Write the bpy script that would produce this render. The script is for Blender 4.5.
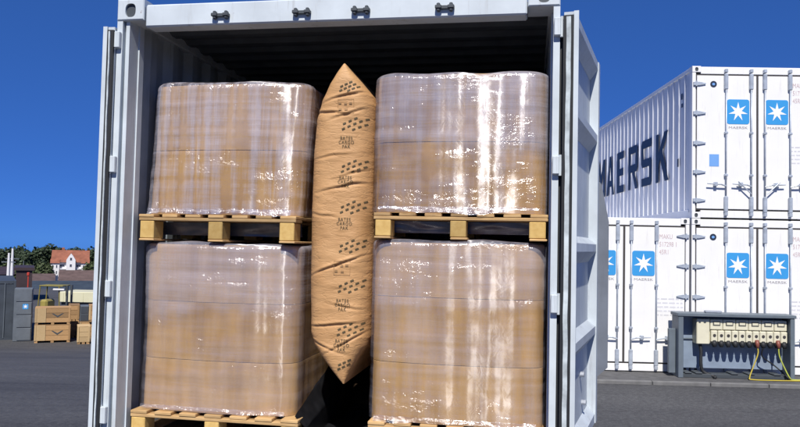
import bpy, math, random
from mathutils import Vector, Matrix, noise

# ------------------------------------------------------------------ scene, camera, light
for o in list(bpy.data.objects):
    bpy.data.objects.remove(o)
scene = bpy.context.scene
col = scene.collection
R = math.radians
CAM_H, FPX, PITCH, ROLL = 2.269, 742.75, 0.0430, 0.0212
cam_data = bpy.data.cameras.new('camera')
cam = bpy.data.objects.new('camera', cam_data)
col.objects.link(cam)
cam_data.sensor_width = 36.0
cam_data.lens = FPX / 800 * 36
cam_data.clip_start = 0.05
cam_data.clip_end = 20000
cam.matrix_world = (Matrix.Translation((0, 0, CAM_H)) @ Matrix.Rotation(math.pi / 2 + PITCH, 4, 'X')
                    @ Matrix.Rotation(ROLL, 4, 'Z'))
scene.camera = cam

SUN_AZ, SUN_EL = R(-5.0), R(49)          # azimuth: degrees to the right of straight behind the camera
world = bpy.data.worlds.new('World')
scene.world = world
world.use_nodes = True
wn = world.node_tree
bg = wn.nodes['Background']
sky = wn.nodes.new('ShaderNodeTexSky')
sky.sky_type = 'NISHITA'
sky.sun_disc = False
sky.sun_elevation = SUN_EL
sky.sun_rotation = math.pi - SUN_AZ
sky.altitude = 4000
sky.air_density = 0.55
sky.dust_density = 0.0
sky.ozone_density = 8.0
gam = wn.nodes.new('ShaderNodeGamma')          # flatter, deeper blue of polarised slide film, the same over the whole sky
gam.inputs[1].default_value = 0.42
tint = wn.nodes.new('ShaderNodeMix')
tint.data_type = 'RGBA'
tint.blend_type = 'MULTIPLY'
tint.inputs[0].default_value = 1
tint.inputs[7].default_value = (0.375, 0.98, 2.45, 1)
wn.links.new(sky.outputs[0], gam.inputs[0])
wn.links.new(gam.outputs[0], tint.inputs[6])
wn.links.new(tint.outputs[2], bg.inputs[0])
bg.inputs[1].default_value = 0.10
sun_data = bpy.data.lights.new('sun', 'SUN')
sun_data.energy = 5.0
sun_data.angle = R(0.53)
sun_data.color = (1.0, 0.95, 0.87)
sun = bpy.data.objects.new('sun', sun_data)
col.objects.link(sun)
S = Vector((math.sin(SUN_AZ) * math.cos(SUN_EL), -math.cos(SUN_AZ) * math.cos(SUN_EL), math.sin(SUN_EL)))
sun.rotation_euler = S.to_track_quat('Z', 'Y').to_euler()
sun.location = (6, -20, 20)
vs = scene.view_settings
vs.view_transform = 'Standard'
vs.look = 'None'
vs.gamma = 1
vs.exposure = 0.18
vs.use_curve_mapping = False
scene.render.resolution_x, scene.render.resolution_y = 1024, 547
try:
    scene.cycles.transparent_max_bounces = 16
except Exception:
    pass
random.seed(7)


# ------------------------------------------------------------------ materials
def nmat(name):
    m = bpy.data.materials.new(name)
    m.use_nodes = True
    nt = m.node_tree
    return m, nt, nt.nodes['Principled BSDF']


def ramp(nt, src, stops):
    r = nt.nodes.new('ShaderNodeValToRGB')
    while len(r.color_ramp.elements) < len(stops):
        r.color_ramp.elements.new(0.5)
    for e, (p, c) in zip(r.color_ramp.elements, stops):
        e.position = p
        e.color = (*c, 1) if len(c) == 3 else c
    nt.links.new(src, r.inputs[0])
    return r.outputs[0]


def noise_node(nt, scale, detail=4, rough=0.55, stretch=None, coord='Object'):
    tc = nt.nodes.new('ShaderNodeTexCoord')
    n = nt.nodes.new('ShaderNodeTexNoise')
    n.inputs['Scale'].default_value = scale
    n.inputs['Detail'].default_value = detail
    n.inputs['Roughness'].default_value = rough
    if stretch:
        mp = nt.nodes.new('ShaderNodeMapping')
        mp.inputs['Scale'].default_value = stretch
        nt.links.new(tc.outputs[coord], mp.inputs[0])
        nt.links.new(mp.outputs[0], n.inputs['Vector'])
    else:
        nt.links.new(tc.outputs[coord], n.inputs['Vector'])
    return n.outputs[0]


def bump(nt, bsdf, src, strength, dist=0.01, prev=None):
    b = nt.nodes.new('ShaderNodeBump')
    b.inputs['Strength'].default_value = strength
    b.inputs['Distance'].default_value = dist
    nt.links.new(src, b.inputs['Height'])
    if prev:
        nt.links.new(prev, b.inputs['Normal'])
    if bsdf:
        nt.links.new(b.outputs[0], bsdf.inputs['Normal'])
    return b.outputs[0]


def paint(name, c, rough=0.45, var=0.12, scale=3, metallic=0.0, dirt=None, streak=False, spec=0.4, rust=0.0):
    """painted or plain surface: base colour, broad tone variation, optional dirt marks"""
    m, nt, p = nmat(name)
    d = tuple(x * (1 - var) for x in c)
    l = tuple(min(1, x * (1 + var * 0.5)) for x in c)
    base = ramp(nt, noise_node(nt, scale), [(0.3, d), (0.7, l)])
    if dirt:
        st = (9, 9, 0.7) if streak else (1, 1, 1)
        f = ramp(nt, noise_node(nt, 2.6, 8, 0.7, st), [(0.56, (0, 0, 0)), (0.76, (1, 1, 1))])
        mx = nt.nodes.new('ShaderNodeMix')
        mx.data_type = 'RGBA'
        nt.links.new(f, mx.inputs[0])
        nt.links.new(base, mx.inputs[6])
        mx.inputs[7].default_value = (*dirt, 1)
        base = mx.outputs[2]
    if rust:
        f = ramp(nt, noise_node(nt, 11, 6, 0.7, (1, 1, 0.6)), [(rust, (0, 0, 0)), (rust + 0.025, (1, 1, 1))])
        mx = nt.nodes.new('ShaderNodeMix')
        mx.data_type = 'RGBA'
        nt.links.new(f, mx.inputs[0])
        nt.links.new(base, mx.inputs[6])
        mx.inputs[7].default_value = (0.16, 0.075, 0.035, 1)
        base = mx.outputs[2]
    nt.links.new(base, p.inputs['Base Color'])
    p.inputs['Roughness'].default_value = rough
    p.inputs['Metallic'].default_value = metallic
    p.inputs['Specular IOR Level'].default_value = spec
    bump(nt, p, noise_node(nt, 22, 3), 0.12, 0.004)
    return m


M = {}
M['box_paint'] = paint('box_paint', (0.57, 0.63, 0.675), 0.42, 0.14, 4, dirt=(0.36, 0.37, 0.37), streak=True, rust=0.70)
M['door_paint'] = paint('door_paint', (0.52, 0.575, 0.62), 0.45, 0.12, 5, dirt=(0.33, 0.34, 0.37), streak=True, rust=0.70)
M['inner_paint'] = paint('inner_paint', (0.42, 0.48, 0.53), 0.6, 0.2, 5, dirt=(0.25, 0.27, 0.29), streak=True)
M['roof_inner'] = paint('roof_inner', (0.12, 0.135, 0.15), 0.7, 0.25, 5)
M['plate_grey'] = paint('plate_grey', (0.15, 0.17, 0.21), 0.55, 0.2, 5, dirt=(0.1, 0.11, 0.13), streak=True)
M['rubber'] = paint('rubber', (0.02, 0.022, 0.025), 0.6)
M['gasket_grey'] = paint('gasket_grey', (0.055, 0.05, 0.048), 0.6)
M['gasket_pale'] = paint('gasket_pale', (0.52, 0.58, 0.60), 0.5, 0.4, 14)
M['steel'] = paint('steel', (0.42, 0.45, 0.50), 0.4, 0.2, 20, 0.3)
M['dark_steel'] = paint('dark_steel', (0.06, 0.07, 0.08), 0.5)
M['white_paint'] = paint('white_paint', (0.80, 0.80, 0.80), 0.35, 0.03, 2, dirt=(0.66, 0.64, 0.60), streak=True, rust=0.735)
M['side_paint'] = paint('side_paint', (0.76, 0.78, 0.82), 0.38, 0.08, 2, dirt=(0.62, 0.64, 0.68), streak=True)
M['logo_blue'] = paint('logo_blue', (0.045, 0.30, 0.66), 0.4, 0.05)
M['pale_blue'] = paint('pale_blue', (0.17, 0.36, 0.72), 0.4, 0.05)
M['print_white'] = paint('print_white', (0.85, 0.85, 0.85), 0.4, 0.02)
M['navy'] = paint('navy', (0.022, 0.034, 0.065), 0.45, 0.2)
M['print_grey'] = paint('print_grey', (0.33, 0.31, 0.33), 0.5)
M['print_rose'] = paint('print_rose', (0.58, 0.46, 0.47), 0.5)
M['print_faint'] = paint('print_faint', (0.62, 0.62, 0.65), 0.5)
M['lockbar'] = paint('lockbar', (0.44, 0.49, 0.56), 0.35, 0.2, 10, 0.2)
M['station_grey'] = paint('station_grey', (0.13, 0.16, 0.19), 0.5, 0.15, 6, dirt=(0.13, 0.15, 0.2), streak=True)
M['station_back'] = paint('station_back', (0.23, 0.29, 0.38), 0.5, 0.15, 6)
M['ivory'] = paint('ivory', (0.68, 0.65, 0.50), 0.4, 0.06, 8)
M['window_grey'] = paint('window_grey', (0.12, 0.12, 0.11), 0.2)
M['cable_yellow'] = paint('cable_yellow', (0.48, 0.38, 0.05), 0.5)
M['cable_green'] = paint('cable_green', (0.42, 0.47, 0.08), 0.45)
M['red_plastic'] = paint('red_plastic', (0.22, 0.07, 0.05), 0.45)
M['trunk'] = paint('trunk', (0.07, 0.05, 0.035), 0.9)
M['far_dark'] = paint('far_dark', (0.045, 0.06, 0.075), 0.6, 0.3, 1)
M['far_slate'] = paint('far_slate', (0.05, 0.062, 0.08), 0.6, 0.25, 1.5)
M['far_grey'] = paint('far_grey', (0.12, 0.14, 0.165), 0.6, 0.2, 2)
M['far_maroon'] = paint('far_maroon', (0.045, 0.030, 0.034), 0.6, 0.3, 1)
M['far_brown'] = paint('far_brown', (0.12, 0.085, 0.075), 0.85, 0.3, 0.6)
M['tile_brown'] = paint('tile_brown', (0.11, 0.075, 0.07), 0.85, 0.3, 0.8)
M['tile_red'] = paint('tile_red', (0.27, 0.10, 0.06), 0.85, 0.3, 0.7)
M['cream'] = paint('cream', (0.62, 0.60, 0.42), 0.5, 0.08, 0.7)
M['house_white'] = paint('house_white', (0.72, 0.72, 0.74), 0.8, 0.06, 0.4)
M['far_window'] = paint('far_window', (0.05, 0.06, 0.09), 0.25)
M['lift_yellow'] = paint('lift_yellow', (0.30, 0.25, 0.07), 0.5)
M['lift_olive'] = paint('lift_olive', (0.22, 0.19, 0.05), 0.6)
M['tyre'] = paint('tyre', (0.02, 0.02, 0.02), 0.85)
M['red_lamp'] = paint('red_lamp', (0.45, 0.05, 0.03), 0.5)


def wood(name, c1, c2, stretch=(3, 14, 14), rough=0.8):
    m, nt, p = nmat(name)
    g = noise_node(nt, 3.0, 6, 0.6, stretch)
    info = nt.nodes.new('ShaderNodeObjectInfo')
    base = ramp(nt, g, [(0.25, c1), (0.75, c2)])
    hv = nt.nodes.new('ShaderNodeHueSaturation')
    mr = nt.nodes.new('ShaderNodeMapRange')
    mr.inputs[3].default_value = 0.62
    mr.inputs[4].default_value = 1.2
    nt.links.new(info.outputs['Random'], mr.inputs[0])
    nt.links.new(mr.outputs[0], hv.inputs['Value'])
    nt.links.new(base, hv.inputs['Color'])
    nt.links.new(hv.outputs[0], p.inputs['Base Color'])
    p.inputs['Roughness'].default_value = rough
    bump(nt, p, g, 0.35, 0.004)
    return m


M['pallet_wood'] = wood('pallet_wood', (0.42, 0.25, 0.10), (0.62, 0.42, 0.20))
M['block_wood'] = wood('block_wood', (0.50, 0.31, 0.09), (0.66, 0.46, 0.17), (8, 8, 8))
M['crate_wood'] = wood('crate_wood', (0.33, 0.19, 0.08), (0.47, 0.29, 0.135))
M['crate_pale'] = wood('crate_pale', (0.47, 0.32, 0.15), (0.57, 0.41, 0.22))
M['floor_wood'] = wood('floor_wood', (0.10, 0.06, 0.035), (0.17, 0.11, 0.06))


def make_asphalt():
    m, nt, p = nmat('asphalt')
    fine = noise_node(nt, 55, 4, 0.7)
    a = ramp(nt, fine, [(0.3, (0.046, 0.047, 0.052)), (0.52, (0.066, 0.067, 0.072)), (0.72, (0.108, 0.108, 0.112))])
    broad = ramp(nt, noise_node(nt, 0.35, 5, 0.6, (0.5, 1.4, 1)), [(0.35, (0.72, 0.72, 0.74)), (0.65, (1.12, 1.12, 1.1))])
    mx = nt.nodes.new('ShaderNodeMix')
    mx.data_type = 'RGBA'
    mx.blend_type = 'MULTIPLY'
    mx.inputs[0].default_value = 1
    nt.links.new(a, mx.inputs[6])
    nt.links.new(broad, mx.inputs[7])
    mid = ramp(nt, noise_node(nt, 14, 5, 0.75), [(0.35, (0.66, 0.66, 0.67)), (0.5, (0.93, 0.93, 0.93)), (0.68, (1.42, 1.42, 1.39))])
    m0 = nt.nodes.new('ShaderNodeMix')
    m0.data_type = 'RGBA'
    m0.blend_type = 'MULTIPLY'
    m0.inputs[0].default_value = 1
    nt.links.new(mx.outputs[2], m0.inputs[6])
    nt.links.new(mid, m0.inputs[7])
    mx = m0
    # oil-dark worn patches and tyre-polished streaks
    st = ramp(nt, noise_node(nt, 1.1, 6, 0.65, (0.3, 1.6, 1)), [(0.55, (1, 1, 1)), (0.72, (0.68, 0.68, 0.7))])
    m2 = nt.nodes.new('ShaderNodeMix')
    m2.data_type = 'RGBA'
    m2.blend_type = 'MULTIPLY'
    m2.inputs[0].default_value = 1
    nt.links.new(mx.outputs[2], m2.inputs[6])
    nt.links.new(st, m2.inputs[7])
    nt.links.new(m2.outputs[2], p.inputs['Base Color'])
    p.inputs['Roughness'].default_value = 0.8
    bump(nt, p, fine, 0.5, 0.01)
    return m


M['asphalt'] = make_asphalt()
M['concrete'] = paint('concrete', (0.10, 0.10, 0.104), 0.9, 0.3, 6, dirt=(0.07, 0.07, 0.075))
M['kerb_edge'] = paint('kerb_edge', (0.17, 0.17, 0.17), 0.9, 0.25, 6, dirt=(0.15, 0.15, 0.16))
M['hill_green'] = paint('hill_green', (0.035, 0.05, 0.022), 0.95, 0.5, 0.15)


def make_leaf(name, c):
    m, nt, p = nmat(name)
    base = ramp(nt, noise_node(nt, 0.9, 4), [(0.3, tuple(x * 0.55 for x in c)), (0.7, tuple(x * 1.35 for x in c))])
    nt.links.new(base, p.inputs['Base Color'])
    p.inputs['Roughness'].default_value = 0.7
    return m


M['leaf_dark'] = make_leaf('leaf_dark', (0.026, 0.046, 0.018))
M['leaf_mid'] = make_leaf('leaf_mid', (0.055, 0.078, 0.026))


def make_cardboard(name, c1, c2, seed):
    m, nt, p = nmat(name)
    tc = nt.nodes.new('ShaderNodeTexCoord')
    mp = nt.nodes.new('ShaderNodeMapping')
    mp.inputs['Location'].default_value = (seed * 3.1, seed * 1.7, seed * 2.3)
    mp.inputs['Scale'].default_value = (7, 7, 0.8)
    nt.links.new(tc.outputs['Object'], mp.inputs[0])
    n = nt.nodes.new('ShaderNodeTexNoise')
    n.inputs['Scale'].default_value = 1.6
    n.inputs['Detail'].default_value = 5
    nt.links.new(mp.outputs[0], n.inputs['Vector'])
    base = ramp(nt, n.outputs[0], [(0.32, c1), (0.68, c2)])
    nt.links.new(base, p.inputs['Base Color'])
    p.inputs['Roughness'].default_value = 0.75
    bump(nt, p, n.outputs[0], 0.4, 0.01)
    return m


M['carton_a'] = make_cardboard('carton_a', (0.40, 0.240, 0.088), (0.57, 0.365, 0.155), 1)
M['carton_b'] = make_cardboard('carton_b', (0.38, 0.228, 0.083), (0.55, 0.350, 0.148), 2)


def make_film(name, seed, veil_lo, veil_hi, gloss, fold_w=0.35, layer_z=0.4, layer_amt=0.1, glare=1.25):
    """stretch film: clear plastic with a milky veil where layers overlap, crumpled and glossy"""
    m, nt, p = nmat(name)
    nt.nodes.remove(p)
    out = nt.nodes['Material Output']
    tc = nt.nodes.new('ShaderNodeTexCoord')

    def tex(scale, stretch, detail=4, rough=0.6, dist=0.0):
        mp = nt.nodes.new('ShaderNodeMapping')
        mp.inputs['Scale'].default_value = stretch
        mp.inputs['Location'].default_value = (seed * 1.37, seed * 0.71, seed * 2.9)
        nt.links.new(tc.outputs['Object'], mp.inputs[0])
        n = nt.nodes.new('ShaderNodeTexNoise')
        n.inputs['Scale'].default_value = scale
        n.inputs['Detail'].default_value = detail
        n.inputs['Roughness'].default_value = rough
        n.inputs['Distortion'].default_value = dist
        nt.links.new(mp.outputs[0], n.inputs['Vector'])
        return n.outputs[0]

    def ma(op, a, b, c=None):
        n = nt.nodes.new('ShaderNodeMath')
        n.operation = op
        for i, v in enumerate((a, b) if c is None else (a, b, c)):
            if isinstance(v, (int, float)):
                n.inputs[i].default_value = v
            else:
                nt.links.new(v, n.inputs[i])
        return n.outputs[0]
    wraps = tex(2.4, (0.5, 0.5, 9), 5)            # horizontal wrap bands
    folds = tex(3.2, (7, 7, 0.35), 4)             # vertical folds
    crumple = tex(15, (1, 1, 1.3), 4, 0.55, 1.4)   # small crumples
    cloud = tex(2.1, (1, 1, 1.2), 3)
    patch = ma('MULTIPLY', crumple, ramp(nt, tex(2.2, (1, 1, 2.4), 2), [(0.49, (0.0, 0.0, 0.0)), (0.62, (1, 1, 1))]))
    b1 = bump(nt, None, wraps, 0.55, 0.012)
    b2 = bump(nt, None, folds, 0.7, 0.014, b1)
    b3 = bump(nt, None, patch, 1.0, 0.016, b2)
    v = ma('ADD', ma('MULTIPLY', wraps, 0.30), ma('MULTIPLY', folds, fold_w))
    v = ma('ADD', v, ma('MULTIPLY', cloud, 1.0 - 0.30 - fold_w))
    mr = nt.nodes.new('ShaderNodeMapRange')
    nt.links.new(v, mr.inputs[0])
    mr.inputs[1].default_value = 0.44
    mr.inputs[2].default_value = 0.58
    mr.inputs[3].default_value = veil_lo
    mr.inputs[4].default_value = veil_hi
    # more layers of film overlap above this height
    sep = nt.nodes.new('ShaderNodeSeparateXYZ')
    nt.links.new(tc.outputs['Object'], sep.inputs[0])
    zr_ = nt.nodes.new('ShaderNodeMapRange')
    zr_.interpolation_type = 'SMOOTHSTEP'
    nt.links.new(ma('ADD', sep.outputs[2], ma('MULTIPLY', cloud, 0.25)), zr_.inputs[0])
    zr_.inputs[1].default_value = layer_z + 0.08
    zr_.inputs[2].default_value = layer_z + 0.17
    zr_.inputs[3].default_value = 0.0
    zr_.inputs[4].default_value = layer_amt
    veil = ma('MINIMUM', ma('ADD', mr.outputs[0], zr_.outputs[0]), 0.85)
    tr = nt.nodes.new('ShaderNodeBsdfTransparent')
    tr.inputs[0].default_value = (0.96, 0.95, 0.96, 1)
    df = nt.nodes.new('ShaderNodeBsdfDiffuse')
    df.inputs[0].default_value = (0.62, 0.61, 0.72, 1)
    nt.links.new(b2, df.inputs['Normal'])
    mx = nt.nodes.new('ShaderNodeMixShader')
    nt.links.new(veil, mx.inputs[0])
    nt.links.new(tr.outputs[0], mx.inputs[1])
    nt.links.new(df.outputs[0], mx.inputs[2])
    last = mx.outputs[0]
    # film is drawn out round the load, so its glare is narrow sideways and long up and down
    tan = nt.nodes.new('ShaderNodeTangent')
    tan.direction_type = 'RADIAL'
    tan.axis = 'Z'
    soft = bump(nt, None, tex(2.2, (4, 4, 0.5), 2, 0.5), 0.40, 0.014, bump(nt, None, crumple, 0.10, 0.008))
    part = ma('MULTIPLY', ramp(nt, tex(2.6, (0.8, 0.8, 1.9), 3), [(0.40, (0.12, 0.12, 0.12)), (0.62, (1, 1, 1))]), gloss * glare)
    for rough, aniso, wgt, nrm in ((0.54, 0.85, part, soft), (0.15, 0.0, gloss * 0.75, b3)):
        gl = nt.nodes.new('ShaderNodeBsdfAnisotropic')
        gl.distribution = 'GGX'
        gl.inputs['Roughness'].default_value = rough
        gl.inputs['Anisotropy'].default_value = aniso
        gl.inputs['Rotation'].default_value = 0.0
        gl.inputs[0].default_value = (0.95, 0.95, 1, 1)
        nt.links.new(nrm, gl.inputs['Normal'])
        nt.links.new(tan.outputs[0], gl.inputs['Tangent'])
        m2 = nt.nodes.new('ShaderNodeMixShader')
        if isinstance(wgt, float):
            m2.inputs[0].default_value = wgt
        else:
            nt.links.new(wgt, m2.inputs[0])
        nt.links.new(last, m2.inputs[1])
        nt.links.new(gl.outputs[0], m2.inputs[2])
        last = m2.outputs[0]
    nt.links.new(last, out.inputs[0])
    return m


M['film_ul'] = make_film('film_ul', 1, 0.00, 0.30, 0.10, 0.62, 0.36, 0.13)
M['film_ur'] = make_film('film_ur', 5, 0.00, 0.28, 0.12, 0.40, 0.36, 0.16, 2.3)
M['film_ll'] = make_film('film_ll', 9, 0.00, 0.14, 0.10, 0.25, 0.55, 0.20)
M['film_lr'] = make_film('film_lr', 14, 0.00, 0.16, 0.11, 0.40, 0.62, 0.13, 0.75)
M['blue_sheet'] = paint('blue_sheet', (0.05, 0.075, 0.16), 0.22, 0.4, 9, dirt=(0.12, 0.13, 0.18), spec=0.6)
M['gap_shade'] = paint('gap_shade', (0.014, 0.0145, 0.017), 0.3, 0.4, 9, spec=0.5)  # near-black, paints the shadow of the gap under the bag
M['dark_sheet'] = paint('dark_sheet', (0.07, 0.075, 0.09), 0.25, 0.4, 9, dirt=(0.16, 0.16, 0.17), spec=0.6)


def make_kraft():
    m, nt, p = nmat('kraft_paper')
    n1 = noise_node(nt, 5, 6, 0.6)
    base = ramp(nt, n1, [(0.3, (0.45, 0.245, 0.100)), (0.7, (0.56, 0.325, 0.145))])
    nt.links.new(base, p.inputs['Base Color'])
    p.inputs['Roughness'].default_value = 0.62
    b1 = bump(nt, None, noise_node(nt, 3.5, 6, 0.62, (2, 2, 9)), 0.5, 0.012)
    cr = ramp(nt, noise_node(nt, 3.2, 3, 0.5, (2.2, 2.2, 5.5)), [(0.455, (1, 1, 1)), (0.49, (0, 0, 0)), (0.50, (0, 0, 0)), (0.515, (1, 1, 1))])
    b2 = bump(nt, None, cr, 0.22, 0.005, b1)
    bump(nt, p, noise_node(nt, 40, 3), 0.15, 0.003, b2)
    return m


M['kraft'] = make_kraft()
M['print_ink'] = paint('print_ink', (0.10, 0.075, 0.035), 0.7, 0.3, 30)
M['print_ink_faint'] = paint('print_ink_faint', (0.33, 0.19, 0.085), 0.7, 0.2, 30)


# ------------------------------------------------------------------ mesh helpers
class MB:
    def __init__(s):
        s.v, s.f = [], []

    def add(s, vs_, fs_):
        n = len(s.v)
        s.v += [tuple(x) for x in vs_]
        s.f += [tuple(i + n for i in f) for f in fs_]
        return s

    def box(s, x0, x1, y0, y1, z0, z1, ch=0.0):
        if ch <= 0:
            return s.add([(x0, y0, z0), (x1, y0, z0), (x1, y1, z0), (x0, y1, z0),
                          (x0, y0, z1), (x1, y0, z1), (x1, y1, z1), (x0, y1, z1)],
                         [(0, 3, 2, 1), (4, 5, 6, 7), (0, 1, 5, 4), (1, 2, 6, 5), (2, 3, 7, 6), (3, 0, 4, 7)])
        ch = min(ch, (x1 - x0) / 2.2, (y1 - y0) / 2.2, (z1 - z0) / 2.2)
        V, idx = [], {}
        for ix, x in enumerate((x0, x1)):
            for iy, y in enumerate((y0, y1)):
                for iz, z in enumerate((z0, z1)):
                    sx, sy, sz = (1, -1)[ix], (1, -1)[iy], (1, -1)[iz]
                    for k, pnt in enumerate(((x, y + sy * ch, z + sz * ch), (x + sx * ch, y, z + sz * ch), (x + sx * ch, y + sy * ch, z))):
                        idx[ix, iy, iz, k] = len(V)
                        V.append(pnt)
        F = []
        q = lambda *a: F.append(tuple(idx[i] for i in a))
        for k in range(2):
            o1 = ((k, 0, 0, 0), (k, 0, 1, 0), (k, 1, 1, 0), (k, 1, 0, 0))
            q(*(o1 if k == 0 else o1[::-1]))
            o2 = ((0, k, 0, 1), (1, k, 0, 1), (1, k, 1, 1), (0, k, 1, 1))
            q(*(o2 if k == 0 else o2[::-1]))
            o3 = ((0, 0, k, 2), (0, 1, k, 2), (1, 1, k, 2), (1, 0, k, 2))
            q(*(o3 if k == 0 else o3[::-1]))
        for a in range(2):
            for b in range(2):
                q((a, b, 0, 0), (a, b, 1, 0), (a, b, 1, 1), (a, b, 0, 1))
                q((a, 0, b, 0), (a, 1, b, 0), (a, 1, b, 2), (a, 0, b, 2))
                q((0, a, b, 1), (1, a, b, 1), (1, a, b, 2), (0, a, b, 2))
                for c in range(2):
                    q((a, b, c, 0), (a, b, c, 1), (a, b, c, 2))
        return s.add(V, F)

    def prism(s, poly, z0, z1):
        """poly: list of (x, y), extruded along z"""
        n = len(poly)
        V = [(x, y, z0) for x, y in poly] + [(x, y, z1) for x, y in poly]
        F = [tuple(range(n))[::-1], tuple(range(n, 2 * n))]
        F += [(i, (i + 1) % n, n + (i + 1) % n, n + i) for i in range(n)]
        return s.add(V, F)

    def prism_y(s, poly, y0, y1):
        """poly: list of (x, z), extruded along y"""
        n = len(poly)
        V = [(x, y0, z) for x, z in poly] + [(x, y1, z) for x, z in poly]
        F = [tuple(range(n)), tuple(range(n, 2 * n))[::-1]]
        F += [(i, n + i, n + (i + 1) % n, (i + 1) % n) for i in range(n)]
        return s.add(V, F)

    def prism_x(s, poly, x0, x1):
        n = len(poly)
        V = [(x0, y, z) for y, z in poly] + [(x1, y, z) for y, z in poly]
        F = [tuple(range(n))[::-1], tuple(range(n, 2 * n))]
        F += [(i, (i + 1) % n, n + (i + 1) % n, n + i) for i in range(n)]
        return s.add(V, F)

    def tube(s, pts, r, n=10):
        pts = [Vector(p) for p in pts]
        rs = r if isinstance(r, (list, tuple)) else [r] * len(pts)
        V, F = [], []
        up = Vector((0, 0, 1))
        for i, p in enumerate(pts):
            t = (pts[min(i + 1, len(pts) - 1)] - pts[max(i - 1, 0)]).normalized()
            a = t.cross(up)
            if a.length < 1e-3:
                a = t.cross(Vector((0, 1, 0)))
            a.normalize()
            b = t.cross(a)
            for k in range(n):
                th = 2 * math.pi * k / n
                V.append(p + (a * math.cos(th) + b * math.sin(th)) * rs[i])
        m = len(pts)
        for i in range(m - 1):
            for k in range(n):
                F.append((i * n + k, i * n + (k + 1) % n, (i + 1) * n + (k + 1) % n, (i + 1) * n + k))
        F.append(tuple(range(n))[::-1])
        F.append(tuple((m - 1) * n + k for k in range(n)))
        return s.add(V, F)

    def sheet(s, fn, nu, nv, close_u=False):
        V = [fn(i / nu, j / nv) for j in range(nv + 1) for i in range(nu if close_u else nu + 1)]
        w = nu if close_u else nu + 1
        F = []
        for j in range(nv):
            for i in range(nu):
                i2 = (i + 1) % w if close_u else i + 1
                F.append((j * w + i, j * w + i2, (j + 1) * w + i2, (j + 1) * w + i))
        return s.add(V, F)

    def build(s, name, mat, parent=None, smooth=False, loc=None):
        me = bpy.data.meshes.new(name)
        me.from_pydata(s.v, [], s.f)
        me.materials.append(mat)
        if smooth:
            me.polygons.foreach_set('use_smooth', [True] * len(me.polygons))
        me.update()
        o = bpy.data.objects.new(name, me)
        col.objects.link(o)
        if parent:
            o.parent = parent
        if loc:
            o.location = loc
        return o


def tag(o, label=None, cat=None, group=None, kind=None):
    for k, v in (('label', label), ('category', cat), ('group', group), ('kind', kind)):
        if v:
            o[k] = v
    return o


def empty(name, loc, rz=0.0):
    e = bpy.data.objects.new(name, None)
    col.objects.link(e)
    e.empty_display_size = 0.2
    e.location = loc
    e.rotation_euler = (0, 0, rz)
    return e


def share(src, parent, loc=(0, 0, 0), rz=0.0, scale=None):
    c = src.copy()
    col.objects.link(c)
    c.parent = parent
    c.location = loc
    c.rotation_euler = (0, 0, rz)
    if scale:
        c.scale = scale
    return c


def children(o):
    return [c for c in bpy.data.objects if c.parent == o]


def copy_tree(o, parent=None):
    c = o.copy()
    col.objects.link(c)
    c.parent = parent
    for ch in children(o):
        copy_tree(ch, c)
    return c


def text_geo(txt, size, bold=0.0, space=1.0, align='CENTER'):
    """triangulated flat lettering in the xy plane, centred on x: (verts, faces, width)"""
    cu = bpy.data.curves.new('lettering', 'FONT')
    cu.body = txt
    cu.size = size
    cu.align_x = align
    cu.offset = bold
    cu.space_character = space
    cu.resolution_u = 3
    ob = bpy.data.objects.new('lettering', cu)
    col.objects.link(ob)
    dg = bpy.context.evaluated_depsgraph_get()
    me = bpy.data.meshes.new_from_object(ob.evaluated_get(dg))
    V = [(v.co.x, v.co.y) for v in me.vertices]
    F = [tuple(p.vertices) for p in me.polygons]
    bpy.data.objects.remove(ob)
    bpy.data.curves.remove(cu)
    bpy.data.meshes.remove(me)
    return V, F


def text_on_front(name, txt, x, z, y, size, mat, parent, bold=0.0, sx=1.0, space=1.0, align='CENTER'):
    V, F = text_geo(txt, size, bold, space, align)
    o = MB().add([(x + vx * sx, y, z + vz) for vx, vz in V], F).build(name, mat, parent)
    o['kind'] = 'stuff'
    return o


# ------------------------------------------------------------------ terrain and setting
def sst(a, b, x):
    t = min(1, max(0, (x - a) / (b - a)))
    return t * t * (3 - 2 * t)


def gz(x, y):
    """the yard is level by the containers and ramps down towards the far left"""
    m = 1 - sst(-2.5, 1.2, x)
    t = min(1, max(0, (y - 9.5) / 26.0))
    z = -2.9 * (t * 0.85 + 0.15 * t * t * (3 - 2 * t))
    z -= 7.0 * sst(60, 200, y)
    z2 = -0.0 - 7.0 * sst(60, 200, y)
    z = z * m + z2 * (1 - m)
    far = max(0, y - 260)
    z -= far * 0.035
    z -= max(0, abs(x) - 250) * 0.02
    return z - 0.06


xs = sorted(set([-6000, -3000, -1500, -800, -400, -250, -150, -100] + [-70 + 2 * i for i in range(25)]
                + [-20 + 0.7 * i for i in range(60)] + [24 + 4 * i for i in range(10)] + [80, 120, 200, 400, 800, 1500, 3000, 6000]))
ys = sorted(set([-200, -60, -30, -15, -8] + [-4 + 0.9 * i for i in range(60)] + [50 + 4 * i for i in range(30)]
                + [175, 200, 230, 260, 300, 400, 600, 1000, 2000, 4000, 7000]))
gm = MB()
gm.v = [(x, y, gz(x, y)) for y in ys for x in xs]
nx = len(xs)
gm.f = [(j * nx + i, j * nx + i + 1, (j + 1) * nx + i + 1, (j + 1) * nx + i) for j in range(len(ys) - 1) for i in range(nx - 1)]
tag(gm.build('ground', M['asphalt'], smooth=True), kind='structure')


def at(px, py, Y):
    """a point of the place at depth Y, read off the photograph"""
    sx, sy = px - 400, py - 213.5
    x = sx * math.cos(ROLL) + sy * math.sin(ROLL)
    y = -sx * math.sin(ROLL) + sy * math.cos(ROLL)
    v = Vector((x / FPX, math.cos(PITCH) + y / FPX * math.sin(PITCH), math.sin(PITCH) - y / FPX * math.cos(PITCH)))
    return Vector((0, 0, CAM_H)) + v * (Y / v.y)


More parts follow.
